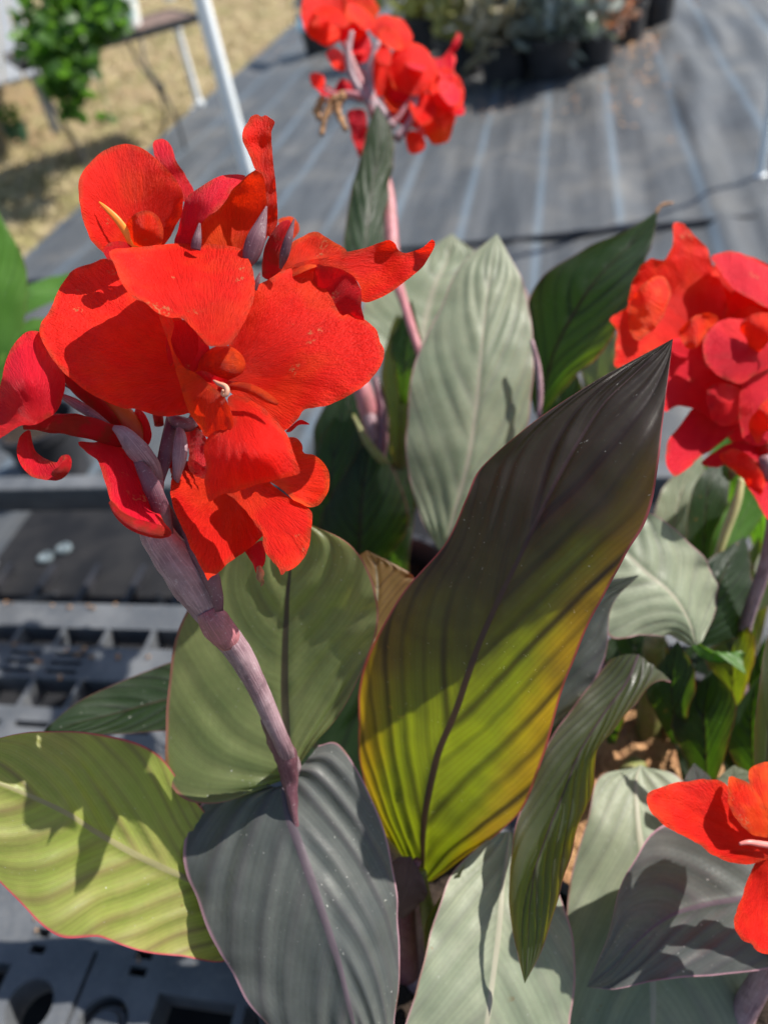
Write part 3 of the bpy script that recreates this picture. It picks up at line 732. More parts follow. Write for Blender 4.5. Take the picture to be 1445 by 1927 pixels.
# ---- front plant
fp, fg = canna(790, 1850, 'front canna with the large scarlet bloom and bronze leaves', pot='black pot under the front canna bloom')
nb = P(545, 1420, .435)
tubeW('stem', [fg, P(785, 1780, .545), P(760, 1660, .535), P(660, 1540, .505), P(568, 1480, .475), P(546, 1432, .447), P(532, 1400, .425), P(487, 1298, .412), P(452, 1232, .403), P(415, 1182, .395)], [.010, .0095, .009, .0075, .006, .0050, .0044, .0054, .0064, .0072], STM, fp, n=18, wob=.08)
st2 = tube('stalk', [(420, 1190, .396, 26), (398, 1160, .393, 27), (370, 1112, .388, 38), (335, 1060, .383, 40), (300, 1010, .379, 33), (282, 960, .377, 25), (290, 905, .377, 19), (290, 870, .378, 16)], STM, fp, n=18, flat=.6, wob=.10)
tube('bract', [(412, 1150, .384, 8), (405, 1110, .382, 14), (385, 1060, .380, 17), (360, 1010, .379, 15), (345, 950, .381, 13), (336, 900, .382, 11)], BRC, fp, n=12, flat=.5, wob=.2)
tube('sheath', [(505, 1350, .422, 15), (524, 1392, .428, 21), (538, 1428, .436, 21), (545, 1462, .443, 17), (549, 1500, .444, 11), (556, 1545, .445, 6), (566, 1590, .446, 2)], SEP, fp, n=16, flat=.8, wob=.2)
tube('node', [(432, 1212, .397, 22), (418, 1190, .393, 29), (400, 1165, .390, 27), (392, 1150, .390, 22)], STP, fp, n=16, flat=.75, wob=.15)

def flower(name, pts, mat, parent, **kw):
    return tube('flower', pts, mat, parent, **kw)

# main bloom
F1 = flower('f', [(330, 900, .385, 8), (345, 840, .388, 11), (370, 790, .388, 15), (395, 745, .384, 20), (410, 715, .380, 20)], PETD, fp)
petal('petal', [(206, 474), (230, 467), (273, 464), (334, 458), (404, 460), (450, 467), (468, 487), (479, 525), (478, 560), (466, 594), (448, 628), (431, 649), (410, 652), (390, 650), (376, 632), (362, 618), (345, 600), (318, 598), (296, 588), (273, 568), (254, 562), (231, 535), (218, 503)],
      [(206, 474, .342), (340, 459, .383), (460, 470, .378), (478, 560, .352), (425, 650, .330), (296, 588, .335), (370, 620, .338), (340, 530, .351), (420, 560, .350)], (395, 690), PET, F1, rough=.6)
petal('petal', [(203, 486), (176, 494), (142, 506), (121, 529), (106, 556), (93, 587), (79, 605), (75, 628), (87, 655), (102, 679), (122, 702), (145, 722), (171, 741), (203, 757), (232, 768), (259, 770), (276, 776), (299, 783), (323, 783), (350, 779), (385, 770), (410, 730), (400, 680), (360, 620), (320, 580), (270, 530), (240, 500)],
      [(78, 620, .362), (200, 490, .398), (130, 520, .388), (250, 768, .356), (350, 778, .362), (400, 700, .372), (330, 600, .378), (190, 640, .366), (250, 650, .372), (240, 520, .396), (110, 690, .354)], (395, 700), PET, F1, rough=.55)
petal('petal', [(470, 560), (476, 541), (500, 529), (528, 511), (552, 505), (586, 501), (595, 507), (604, 532), (616, 547), (627, 566), (637, 585), (645, 594), (665, 590), (683, 600), (697, 609), (711, 626), (715, 645), (722, 655), (722, 673), (716, 688), (708, 700), (690, 722), (660, 743), (630, 757), (605, 766), (574, 771), (558, 790), (535, 810), (510, 790), (470, 760), (430, 735), (420, 690), (435, 640)],
      [(480, 545, .375), (590, 505, .392), (650, 592, .380), (722, 660, .360), (640, 760, .345), (535, 808, .350), (430, 735, .375), (440, 650, .377), (560, 650, .368), (620, 690, .356), (540, 580, .381), (500, 720, .370)], (425, 715), PET, F1, rough=.7)
# side tongue in front of the throat
petal('petal', [(300, 585), (318, 592), (328, 612), (322, 640), (330, 665), (345, 690), (372, 704), (400, 728), (422, 746), (434, 771), (440, 800), (428, 813), (410, 820), (388, 822), (373, 799), (355, 774), (341, 730), (328, 685), (318, 646), (305, 612)],
      [(300, 587, .350), (322, 640, .344), (330, 730, .352), (372, 704, .343), (405, 740, .338), (438, 800, .334), (388, 820, .344), (355, 774, .350), (365, 750, .338)], (400, 700), PETO, F1, rough=.3, s=5)
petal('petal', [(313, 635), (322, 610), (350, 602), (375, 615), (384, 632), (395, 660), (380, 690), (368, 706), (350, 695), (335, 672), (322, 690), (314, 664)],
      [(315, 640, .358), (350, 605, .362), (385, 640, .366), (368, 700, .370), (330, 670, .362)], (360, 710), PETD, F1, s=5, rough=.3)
petal('petal', [(372, 622), (383, 635), (394, 655), (388, 672), (375, 688), (366, 700), (358, 692), (372, 665), (374, 645)],
      [(372, 622, .348), (394, 655, .350), (366, 700, .358), (370, 665, .352)], (360, 710), PETC, F1, s=4, rough=.2)
# throat hood, stamen, anther
tube('throat', [(366, 702, .362, 4), (384, 692, .358, 22), (408, 686, .352, 33), (430, 683, .349, 32), (448, 684, .351, 22), (457, 686, .355, 6)], PETO, F1, n=22, flat=.7)
petal('petal', [(367, 702), (384, 698), (405, 707), (430, 716), (448, 718), (444, 728), (425, 728), (402, 722), (380, 714)],
      [(367, 702, .350), (405, 710, .340), (446, 722, .346), (425, 728, .344)], (400, 760), PETC, F1, s=4, rough=.2)
tube('stamen', [(424, 733, .343, 4), (440, 727, .340, 7), (462, 729, .337, 9), (485, 738, .335, 9.5), (505, 750, .333, 8.5), (519, 758, .332, 5), (522, 762, .332, 2)], PETO, F1, n=12, flat=.6)
tube('anther', [(402, 716, .341, 2), (412, 722, .338, 4), (424, 727, .336, 5), (428, 735, .335, 5), (425, 743, .335, 4.5), (419, 741, .335, 3.5), (420, 734, .333, 2)], PALE, F1, n=8)
# lower lip
petal('petal', [(428, 752), (440, 742), (458, 745), (480, 757), (495, 767), (512, 784), (526, 798), (541, 819), (549, 838), (553, 853), (560, 872), (565, 889), (556, 894), (540, 898), (525, 902), (508, 906), (495, 909), (482, 913), (470, 917), (455, 922), (440, 928), (418, 930), (396, 944), (391, 935), (387, 920), (385, 903), (389, 888), (388, 870), (384, 853), (387, 830), (400, 815), (430, 800), (438, 785)],
      [(435, 748, .348), (495, 767, .345), (541, 820, .340), (565, 889, .333), (500, 908, .335), (490, 860, .322), (396, 944, .338), (385, 860, .340), (430, 870, .328), (430, 800, .338), (470, 800, .332), (455, 925, .338)], (430, 735), PET, F1, rough=.4, s=6, wave=.002)
# lower bloom
F2 = flower('f', [(325, 890, .392, 8), (350, 880, .396, 12), (385, 885, .398, 18), (425, 895, .395, 22), (450, 905, .390, 15)], PETD, fp)
petal('petal', [(323, 900), (334, 888), (349, 885), (375, 895), (400, 900), (440, 910), (475, 935), (500, 960), (505, 990), (495, 1008), (477, 1026), (452, 1045), (428, 1060), (418, 1072), (407, 1081), (397, 1085), (391, 1094), (387, 1080), (379, 1069), (365, 1041), (360, 1035), (352, 1012), (346, 999), (330, 965), (322, 935)],
      [(325, 900, .375), (349, 885, .383), (500, 960, .378), (495, 1010, .366), (391, 1092, .345), (330, 965, .366), (410, 960, .376), (425, 1055, .360), (370, 1040, .355)], (435, 905), PET, F2, rough=.6)
petal('petal', [(443, 941), (425, 925), (440, 905), (470, 898), (500, 900), (520, 918), (553, 941), (578, 954), (588, 968), (586, 1002), (580, 1032), (568, 1057), (550, 1072), (538, 1075), (530, 1084), (525, 1070), (510, 1054), (500, 1040), (495, 1022), (494, 1003), (483, 990), (474, 975), (463, 962)],
      [(445, 941, .362), (480, 905, .372), (553, 941, .364), (588, 968, .360), (530, 1080, .335), (495, 1010, .350), (568, 1057, .340), (530, 1000, .352)], (450, 900), PET, F2, rough=.6)
petal('petal', [(535, 835), (541, 823), (559, 824), (569, 838), (572, 853), (592, 856), (609, 871), (620, 892), (619, 920), (611, 938), (600, 950), (583, 955), (566, 947), (553, 941), (533, 922), (505, 905), (480, 890), (500, 860)],
      [(541, 823, .390), (500, 890, .380), (592, 856, .382), (620, 900, .372), (583, 955, .362), (515, 910, .368), (560, 890, .378)], (460, 895), PETO, F2, rough=.5, s=6)
petal('petal', [(461, 1035), (475, 1025), (494, 1018), (500, 1040), (499, 1058), (492, 1072), (484, 1080), (476, 1062)],
      [(461, 1035, .372), (495, 1020, .370), (484, 1080, .365), (499, 1055, .364)], (470, 1000), PETC, F2, s=4, rough=.5)
tube('withered_tip', [(488, 1066, .362, 5), (492, 1078, .361, 8), (490, 1088, .360, 7), (494, 1096, .361, 4), (491, 1103, .361, 1.5)], TAN, F2, n=9, wob=.8)
petal('petal', [(355, 862), (370, 845), (388, 858), (390, 880), (388, 900), (368, 896), (356, 878)], [(355, 862, .382), (388, 858, .378), (388, 900, .376), (365, 895, .38)], (400, 890), PETD, F2, s=5)
petal('petal', [(360, 805), (372, 806), (388, 824), (390, 850), (386, 878), (370, 868), (357, 858), (357, 835)], [(360, 805, .380), (388, 824, .374), (386, 878, .372), (357, 850, .380)], (372, 790), PETC, F2, s=5, rough=.3)
# upper left bloom
F3 = flower('f', [(300, 800, .400, 9), (290, 720, .405, 12), (285, 640, .408, 15), (280, 560, .408, 18), (272, 500, .405, 20), (268, 470, .402, 18)], PETD, fp)
petal('petal', [(191, 471), (180, 461), (170, 449), (157, 413), (150, 380), (149, 346), (155, 325), (166, 310), (188, 288), (215, 275), (243, 271), (273, 282), (304, 307), (328, 334), (344, 363), (344, 395), (334, 421), (318, 450), (300, 468), (260, 490), (215, 490)],
      [(191, 471, .372), (150, 370, .372), (188, 288, .388), (243, 271, .396), (344, 370, .385), (318, 450, .392), (260, 485, .395), (240, 370, .393), (200, 400, .383), (290, 380, .393)], (262, 480), PET, F3, rough=.5)
tube('stamen', [(187, 380, .374, 1.5), (200, 392, .374, 4.5), (220, 412, .375, 6.5), (240, 440, .378, 8), (256, 470, .382, 9)], simple('stamen_yellow', (.90, .36, .03), .5, .5, 60, col2=(.85, .12, .02)), F3, n=10, flat=.4)
petal('petal', [(238, 424), (249, 407), (261, 399), (275, 396), (291, 401), (303, 415), (308, 440), (300, 465), (262, 475), (250, 455)],
      [(240, 422, .380), (275, 397, .372), (305, 420, .382), (302, 462, .388), (255, 465, .382), (272, 432, .366)], (275, 480), PETO, F3, rough=.2, s=5)
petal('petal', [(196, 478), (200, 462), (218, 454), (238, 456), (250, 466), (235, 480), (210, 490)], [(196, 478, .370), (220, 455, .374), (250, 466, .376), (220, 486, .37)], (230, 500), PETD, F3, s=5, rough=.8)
petal('petal', [(289, 284), (289, 268), (300, 262), (312, 263), (324, 276), (329, 296), (340, 316), (352, 335), (360, 350), (367, 366), (357, 380), (344, 378), (335, 360), (322, 335), (305, 312), (293, 300)],
      [(289, 275, .402), (318, 270, .406), (366, 364, .400), (345, 376, .398), (325, 310, .396), (330, 335, .403)], (350, 420), PETC, F3, rough=.9, s=5, wave=.004)
petal('petal', [(330, 462), (336, 430), (344, 395), (352, 372), (380, 350), (410, 333), (436, 328), (463, 331), (450, 345), (438, 356), (427, 375), (412, 394), (396, 405), (380, 420), (376, 440), (374, 465)],
      [(335, 455, .388), (352, 374, .382), (436, 329, .384), (463, 331, .386), (425, 378, .376), (378, 425, .374), (374, 462, .380), (385, 375, .371)], (350, 490), PETC, F3, rough=.3, s=6)
petal('petal', [(372, 465), (376, 420), (396, 403), (412, 392), (427, 373), (438, 355), (452, 342), (465, 330), (480, 320), (492, 318), (503, 335), (506, 383), (508, 430), (492, 465), (470, 480), (430, 480), (395, 475)],
      [(380, 430, .383), (465, 332, .388), (500, 335, .384), (508, 430, .382), (470, 475, .392), (390, 470, .392), (450, 400, .398)], (430, 520), PETO, F3, rough=.2)
petal('petal', [(467, 229), (473, 219), (484, 215), (492, 220), (500, 216), (509, 222), (517, 230), (513, 243), (511, 256), (513, 291), (516, 322), (520, 352), (523, 413), (516, 432), (505, 446), (500, 420), (502, 383), (497, 334), (481, 319), (470, 294), (458, 267), (457, 246)],
      [(467, 229, .378), (500, 216, .382), (515, 235, .376), (460, 260, .374), (513, 300, .378), (485, 270, .384), (523, 410, .380), (503, 440, .384), (498, 335, .380)], (510, 460), PET, F3, rough=.4, s=5)
tube('bud', [(508, 520, .388, 16), (514, 490, .383, 20), (522, 460, .379, 19), (533, 435, .376, 15), (541, 421, .375, 9), (543, 415, .375, 3)], PETC, F3, n=14, wob=.1)
tube('sepal', [(528, 505, .376, 3), (535, 480, .372, 9), (543, 450, .370, 8), (550, 425, .370, 4), (554, 411, .370, 1)], SEP, F3, n=10, flat=.5)
tube('sepal', [(466, 500, .372, 8), (473, 478, .371, 17), (482, 450, .370, 18), (492, 420, .371, 11), (502, 388, .372, 1.5)], SEP, F3, n=14, flat=.5)
tube('sepal', [(368, 470, .371, 10), (371, 450, .370, 9), (376, 420, .371, 2)], SEP, F3, n=10, flat=.5)
tube('sepal', [(478, 545, .372, 6), (484, 530, .371, 5), (490, 512, .371, 1)], SEP, F3, n=8, flat=.5)
# right-hand side bloom
F4 = flower('f', [(320, 880, .398, 8), (400, 760, .410, 10), (470, 640, .414, 13), (510, 570, .408, 16), (530, 520, .398, 18)], PETD, fp)
petal('petal', [(520, 520), (530, 484), (547, 459), (571, 444), (585, 437), (598, 436), (610, 444), (625, 453), (653, 472), (640, 490), (600, 500), (550, 520)],
      [(525, 510, .392), (547, 459, .396), (598, 436, .400), (653, 472, .390), (580, 505, .384), (590, 470, .400)], (525, 530), PETO, F4, rough=.5, s=6)
petal('petal', [(552, 500), (564, 494), (585, 489), (613, 485), (640, 478), (659, 473), (689, 466), (717, 456), (732, 451), (744, 459), (749, 471), (765, 476), (790, 468), (804, 458), (814, 450), (819, 459), (811, 477), (803, 490), (796, 502), (778, 517), (759, 532), (735, 550), (708, 564), (683, 569), (679, 559), (678, 540), (662, 520), (625, 506), (590, 512)],
      [(560, 498, .388), (660, 473, .388), (732, 451, .388), (816, 453, .372), (780, 517, .374), (708, 564, .372), (683, 568, .376), (665, 520, .388), (720, 500, .394), (790, 485, .386)], (540, 510), PET, F4, rough=.35)
petal('petal', [(595, 500), (610, 500), (630, 503), (650, 510), (665, 522), (676, 536), (680, 552), (680, 578), (685, 605), (670, 612), (640, 610), (610, 580), (590, 540)],
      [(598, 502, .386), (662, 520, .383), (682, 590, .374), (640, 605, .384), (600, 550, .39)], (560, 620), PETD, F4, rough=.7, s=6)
petal('petal', [(538, 812), (552, 798), (565, 790), (577, 794), (583, 799), (575, 799), (562, 800), (548, 812)], [(540, 812, .372), (565, 790, .370), (583, 799, .366), (560, 800, .37)], (520, 820), PETC, F4, s=3, rough=.2)
petal('petal', [(524, 414), (538, 408), (552, 408), (561, 420), (563, 436), (552, 450), (536, 462), (528, 452), (530, 430)], [(524, 414, .46), (560, 420, .46), (536, 460, .455), (552, 450, .45)], (530, 500), PETO, F4, s=5)
# left cluster: spent and drooping petals with their stalks
F5 = tube('flower', [(300, 900, .384, 9), (275, 860, .381, 15), (235, 825, .376, 18), (190, 812, .370, 21), (130, 798, .364, 21), (80, 797, .362, 14), (45, 803, .362, 6)], PETC, fp, n=16, flat=.45, wob=.2)
petal('petal', [(78, 628), (66, 622), (52, 624), (38, 635), (24, 652), (16, 668), (8, 692), (3, 720), (-10, 760), (-14, 800), (-4, 826), (6, 822), (18, 814), (30, 806), (42, 800), (60, 800), (77, 795), (96, 783), (110, 770), (118, 750), (123, 728), (121, 702), (108, 682), (96, 668), (85, 650)],
      [(70, 625, .368), (20, 660, .360), (-10, 780, .358), (20, 813, .348), (96, 783, .358), (123, 720, .368), (90, 655, .372), (50, 715, .345)], (75, 800), PETC, F5, rough=.4, s=6)
tube('petal_stalk', [(118, 702, .374, 6), (145, 728, .375, 13), (180, 758, .376, 14), (210, 790, .378, 12), (228, 815, .380, 8)], PETD, F5, n=12, flat=.6)
tube('petal_stalk', [(112, 742, .372, 4), (140, 758, .372, 9), (172, 778, .372, 9), (205, 802, .374, 6)], STM, F5, n=10, flat=.6)
tube('petal_stalk', [(170, 740, .382, 5), (200, 757, .382, 16), (228, 782, .383, 23), (250, 812, .384, 22), (268, 845, .385, 12)], simple('amber_petal', (.42, .14, .03), .5, .5, 60, col2=(.40, .05, .03)), F5, n=14, flat=.5)
petal('petal', [(256, 768), (270, 775), (279, 790), (286, 815), (282, 834), (270, 845), (258, 820), (252, 790)], [(258, 770, .386), (286, 815, .380), (270, 842, .384), (254, 795, .388)], (275, 860), PETC, F5, s=4, rough=.3)
tube('petal_stalk', [(118, 722, .376, 2), (150, 740, .380, 4), (185, 772, .382, 5), (215, 810, .384, 6)], BRC, F5, n=8)
petal('petal', [(48, 812), (57, 810), (60, 822), (66, 845), (78, 858), (95, 867), (108, 870), (112, 862), (120, 856), (130, 857), (135, 868), (134, 882), (123, 897), (110, 904), (95, 904), (78, 902), (58, 895), (43, 880), (34, 860), (33, 838), (38, 822)],
      [(50, 812, .366), (38, 850, .358), (60, 890, .352), (105, 900, .350), (133, 880, .352), (125, 858, .356), (85, 866, .370), (62, 850, .372), (110, 885, .346)], (50, 800), PETC, F5, s=4, rough=.35)
tube('petal_tip', [(100, 893, .348, 3), (110, 889, .345, 9), (121, 882, .344, 11), (127, 870, .346, 9), (125, 860, .35, 5)], PETC, F5, n=12, wob=.5)
petal('petal', [(148, 832), (177, 832), (200, 830), (222, 838), (240, 852), (258, 872), (270, 893), (285, 928), (296, 955), (308, 980), (322, 997), (323, 1006), (316, 1011), (300, 1010), (285, 1005), (268, 998), (252, 990), (238, 978), (224, 967), (214, 953), (207, 938), (202, 920), (196, 900), (190, 882), (184, 866), (172, 858), (160, 848)],
      [(150, 833, .368), (215, 835, .376), (270, 893, .374), (320, 1000, .366), (285, 1006, .350), (224, 968, .352), (190, 880, .360), (250, 930, .372)], (200, 820), PETC, F5, rough=.4, s=6)
tube('petal_tip', [(208, 945, .354, 4), (224, 968, .350, 8), (250, 986, .348, 12), (280, 996, .350, 14), (305, 1002, .354, 12), (319, 1004, .358, 5)], PETC, F5, n=12, flat=.7)
tube('bract', [(214, 804, .368, 5), (232, 815, .366, 14), (252, 838, .366, 20), (275, 865, .369, 20), (292, 890, .374, 14), (300, 915, .378, 8)], STM, fp, n=14, flat=.4, wob=.1)
tube('bract', [(254, 862, .369, 5), (270, 885, .366, 13), (286, 915, .366, 17), (300, 950, .369, 17), (314, 990, .374, 12), (322, 1010, .378, 5)], BRC, fp, n=14, flat=.4, wob=.1)
tube('bract', [(322, 785, .382, 9), (318, 820, .380, 13), (311, 860, .378, 14), (303, 895, .377, 10), (298, 925, .378, 6)], BRC, fp, n=12, flat=.6)
tube('bract', [(338, 800, .376, 5), (340, 830, .373, 13), (338, 862, .372, 14), (334, 890, .374, 9), (330, 915, .378, 5)], STM, fp, n=12, flat=.45)
tube('bract', [(322, 786, .380, 8), (340, 795, .378, 14), (356, 800, .378, 13), (368, 792, .380, 8)], BRC, fp, n=12, wob=.5)
tube('bract', [(310, 950, .382, 8), (330, 985, .385, 12), (350, 1030, .386, 12), (372, 1075, .386, 9)], BRC, fp, n=10, flat=.5)

# leaves of the front plant
leaf('leaf', [(775, 1655, 795, 1662, 815, 1655, .540, 0, 0), (735, 1600, 795, 1625, 880, 1612, .526, .008, -.010), (697, 1514, 797, 1545, 975, 1530, .500, .020, -.030), (676, 1420, 820, 1430, 1022, 1425, .472, .026, -.042),
              (675, 1300, 857, 1339, 1050, 1322, .444, .028, -.046), (700, 1215, 898, 1220, 1089, 1213, .422, .028, -.042), (760, 1115, 940, 1120, 1135, 1120, .406, .028, -.036), (835, 1025, 985, 1030, 1178, 1045, .396, .022, -.032),
              (876, 940, 1030, 935, 1218, 975, .390, .018, -.028), (905, 880, 1075, 850, 1238, 880, .388, .016, -.024), (985, 808, 1130, 765, 1246, 800, .387, .008, -.014), (1110, 722, 1195, 700, 1256, 715, .388, .003, -.005)], (1265, 638, .390), LBIG, fp, nu=64, nv=120, pleat=.0016, seed=1, N=9, D=.30, DL=.55)
leaf('leaf', [(535, 1466, 548, 1462, 556, 1450, .458, 0, 0), (400, 1512, 544, 1430, 590, 1405, .456, -.010, .0), (322, 1478, 540, 1375, 645, 1335, .456, -.006, .000), (313, 1345, 536, 1300, 690, 1240, .456, .004, -.006), (335, 1190, 537, 1200, 712, 1165, .452, .010, -.010),
              (395, 1080, 541, 1110, 700, 1090, .446, .012, -.012), (470, 1010, 548, 1040, 660, 1025, .440, .010, -.008)], (562, 978, .436), LO, fp, nu=40, nv=80, pleat=.0020, seed=2, N=6)
leaf('leaf', [(500, 1468, 534, 1478, 600, 1402, .455, 0, .002), (400, 1494, 538, 1500, 640, 1402, .452, .006, .004), (352, 1560, 550, 1550, 690, 1483, .446, .010, .008), (350, 1640, 575, 1620, 730, 1590, .440, .012, .012), (380, 1712, 602, 1700, 749, 1690, .434, .014, .014),
              (420, 1800, 632, 1790, 752, 1790, .430, .014, .014), (465, 1880, 655, 1880, 747, 1890, .426, .012, .012), (525, 1960, 675, 1970, 740, 1970, .424, .008, .008), (610, 2070, 700, 2080, 735, 2070, .424, .004, .004)], (722, 2160, .426), LV, fp, nu=52, nv=96, pleat=.0026, seed=3, N=6, D=.60)
leaf('leaf', [(470, 1700, 476, 1706, 480, 1712, .470, 0, 0), (425, 1585, 432, 1690, 430, 1805, .466, -.004, -.006), (348, 1483, 345, 1650, 342, 1800, .456, -.002, -.010), (290, 1412, 262, 1612, 262, 1790, .442, .004, -.012), (205, 1385, 185, 1568, 190, 1764, .428, .010, -.012),
              (130, 1376, 110, 1522, 112, 1762, .416, .014, -.012), (50, 1378, 20, 1482, 40, 1700, .408, .012, -.008), (-40, 1400, -60, 1455, -40, 1612, .402, .006, -.004)], (-140, 1435, .400), LY, fp, nu=44, nv=80, pleat=.0014, seed=4, N=9)
# low leaves and shoots; the hidden dark ones are added to shade the deck
leaf('leaf', [(640, 1500, 690, 1500, 740, 1480, .69, 0, 0), (480, 1420, 590, 1400, 760, 1360, .685, 0, 0), (400, 1280, 540, 1260, 720, 1240, .68, 0, 0), (400, 1170, 500, 1150, 680, 1120, .68, 0, 0)], (470, 1060, .68), LD, fp, nu=20, nv=30, seed=12)
leaf('leaf', [(700, 1790, 710, 1740, 715, 1700, .73, 0, 0), (560, 1800, 590, 1670, 650, 1540, .735, 0, 0), (430, 1775, 460, 1640, 520, 1510, .74, 0, 0), (330, 1700, 360, 1580, 400, 1500, .74, 0, 0)], (250, 1465, .75), LD, fp, nu=20, nv=30, seed=13)
leaf('leaf', [(740, 1700, 745, 1720, 760, 1730, .50, 0, 0), (735, 1640, 765, 1660, 800, 1690, .485, .004, .004), (742, 1618, 770, 1625, 803, 1668, .475, .004, .004)], (772, 1612, .47), simple('maroon_shoot', (.11, .06, .07), .5, .3, 40, .0004), fp, nu=20, nv=30, seed=5)
leaf('leaf', [(800, 1800, 812, 1790, 825, 1780, .50, 0, 0), (800, 1740, 825, 1720, 845, 1700, .49, 0, 0), (828, 1690, 845, 1675, 862, 1660, .48, 0, 0)], (875, 1625, .475), LB, fp, nu=14, nv=26, seed=6)
tube('stalk', [(765, 1830, .545, 24), (762, 1740, .515, 20), (768, 1670, .495, 14), (785, 1620, .48, 8)], BRC, fp, n=12)
tube('stalk', [(820, 1850, .54, 20), (815, 1770, .515, 18), (800, 1690, .50, 12), (795, 1640, .49, 7)], STG, fp, n=12)
leaf('leaf', [(930, 1568, 958, 1566, 988, 1575, .500, 0, 0), (850, 1645, 945, 1668, 1040, 1655, .482, -.004, .006), (812, 1755, 935, 1780, 1078, 1775, .464, -.006, .010), (782, 1870, 918, 1895, 1078, 1900, .450, -.006, .012), (757, 2000, 895, 2010, 1040, 2020, .44, -.004, .010)], (860, 2160, .43), LP, fp, nu=36, nv=60, pleat=.0014, seed=7, N=6)
leaf('leaf', [(1150, 1240, 1200, 1232, 1262, 1284, .52, .0, .0), (1120, 1275, 1178, 1285, 1232, 1285, .512, .006, -.010), (1078, 1330, 1130, 1350, 1178, 1342, .500, .010, -.018), (1032, 1395, 1090, 1420, 1133, 1412, .486, .014, -.022), (988, 1500, 1050, 1520, 1103, 1515, .468, .016, -.024),
              (963, 1590, 1020, 1605, 1080, 1600, .456, .014, -.022), (957, 1715, 1000, 1700, 1048, 1700, .444, .010, -.014), (972, 1790, 993, 1785, 1019, 1788, .438, .004, -.004)], (987, 1850, .434), LB, fp, nu=34, nv=90, pleat=.0014, seed=8, N=9)
leaf('leaf', [(420, 1790, 425, 1740, 430, 1700, .79, 0, 0), (330, 1755, 320, 1640, 350, 1500, .78, 0, 0), (210, 1735, 210, 1600, 240, 1425, .77, 0, 0), (100, 1690, 90, 1560, 110, 1400, .775, 0, 0), (0, 1620, 0, 1530, 10, 1400, .78, 0, 0)], (-90, 1470, .79), LD, fp, nu=20, nv=30, seed=14)  # unseen drooping leaf, added to keep sun off the bench deck
leaf('leaf', [(900, 1420, 960, 1440, 1032, 1375, .53, 0, 0), (925, 1300, 1010, 1315, 1092, 1318, .525, .004, -.006), (985, 1190, 1065, 1205, 1138, 1235, .52, .006, -.004), (1060, 1112, 1115, 1130, 1152, 1140, .515, 0, 0)], (1202, 1082, .51), LV, fp, nu=30, nv=50, seed=9, N=6)
leaf('leaf', [(400, 1230, 410, 1300, 400, 1385, .56, 0, 0), (318, 1248, 320, 1315, 320, 1376, .55, .006, -.004), (220, 1286, 220, 1342, 220, 1382, .54, .006, -.002), (140, 1326, 140, 1362, 140, 1384, .53, .004, 0)], (72, 1386, .525), LD, fp, nu=26, nv=44, seed=10, N=7)
leaf('leaf', [(690, 1250, 705, 1255, 725, 1240, .50, 0, 0), (672, 1170, 705, 1175, 745, 1165, .50, 0, 0), (668, 1100, 710, 1110, 775, 1100, .50, 0, 0), (668, 1055, 705, 1060, 770, 1078, .50, 0, 0)], (690, 1036, .50), leaf_mat('leaf_rust', (.20, .13, .06), (.24, .17, .07), (.45, .22, .02), (.45, .10, .02), (.12, .05, .03), (.40, .08, .08), N=6), fp, nu=22, nv=34, seed=11)
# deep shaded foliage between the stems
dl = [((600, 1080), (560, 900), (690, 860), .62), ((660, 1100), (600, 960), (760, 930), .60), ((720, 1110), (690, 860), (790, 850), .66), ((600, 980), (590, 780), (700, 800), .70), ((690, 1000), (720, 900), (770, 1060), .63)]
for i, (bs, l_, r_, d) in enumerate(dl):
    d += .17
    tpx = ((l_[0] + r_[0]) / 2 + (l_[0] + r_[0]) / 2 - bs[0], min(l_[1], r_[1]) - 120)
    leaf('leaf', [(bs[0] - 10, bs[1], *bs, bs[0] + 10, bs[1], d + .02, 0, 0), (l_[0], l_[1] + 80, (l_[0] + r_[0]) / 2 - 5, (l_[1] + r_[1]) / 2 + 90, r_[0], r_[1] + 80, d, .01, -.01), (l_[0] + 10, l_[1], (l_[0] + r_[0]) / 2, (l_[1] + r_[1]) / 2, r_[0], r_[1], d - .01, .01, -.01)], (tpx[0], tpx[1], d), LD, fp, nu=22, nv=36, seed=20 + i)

# ---- back plant with the blurred bloom
bp, bgp = canna(700, 1180, 'canna behind the front bloom, red flower above a rolled dark leaf at top centre', pot='black pot hidden behind the front canna leaves')
tubeW('stem', [bgp, P(745, 1060, .88), P(738, 990, .84), P(722, 920, .80), P(710, 850, .78), P(690, 760, .76), P(672, 700, .76)], [.009, .008, .0075, .007, .008, .009, .007], STP, bp, n=12, wob=.1)
tubeW('stem', [P(800, 700, .74), P(782, 640, .74), P(760, 570, .77), P(745, 520, .80), P(737, 450, .82), P(732, 380, .84), P(722, 320, .85), P(712, 250, .86)], [.003, .004, .0045, .006, .007, .007, .006, .005], STP, bp, n=12)
tube('stalk', [(800, 700, .73, 6), (830, 620, .72, 7), (862, 545, .72, 6), (890, 490, .72, 3)], STM, bp, n=8)
tube('stalk', [(712, 850, .76, 10), (700, 800, .76, 14), (680, 740, .765, 14), (660, 700, .77, 10)], STM, bp, n=10)
tube('stalk', [(716, 870, .755, 8), (722, 820, .755, 9), (718, 760, .76, 10), (706, 710, .765, 6)], BRC, bp, n=10)
tube('bract', [(730, 868, .75, 3), (716, 862, .75, 8), (690, 830, .75, 7), (664, 780, .755, 3)], STG, bp, n=10, flat=.5)
leaf('leaf', [(640, 500, 690, 490, 730, 480, .77, 0, .02), (648, 440, 690, 440, 722, 430, .79, .0, .02), (660, 360, 700, 360, 733, 350, .81, .0, .015), (680, 290, 712, 290, 741, 290, .82, 0, .01), (692, 240, 715, 240, 737, 245, .825, 0, .01)], (709, 196, .83), LD, bp, nu=24, nv=60, seed=31, N=6)
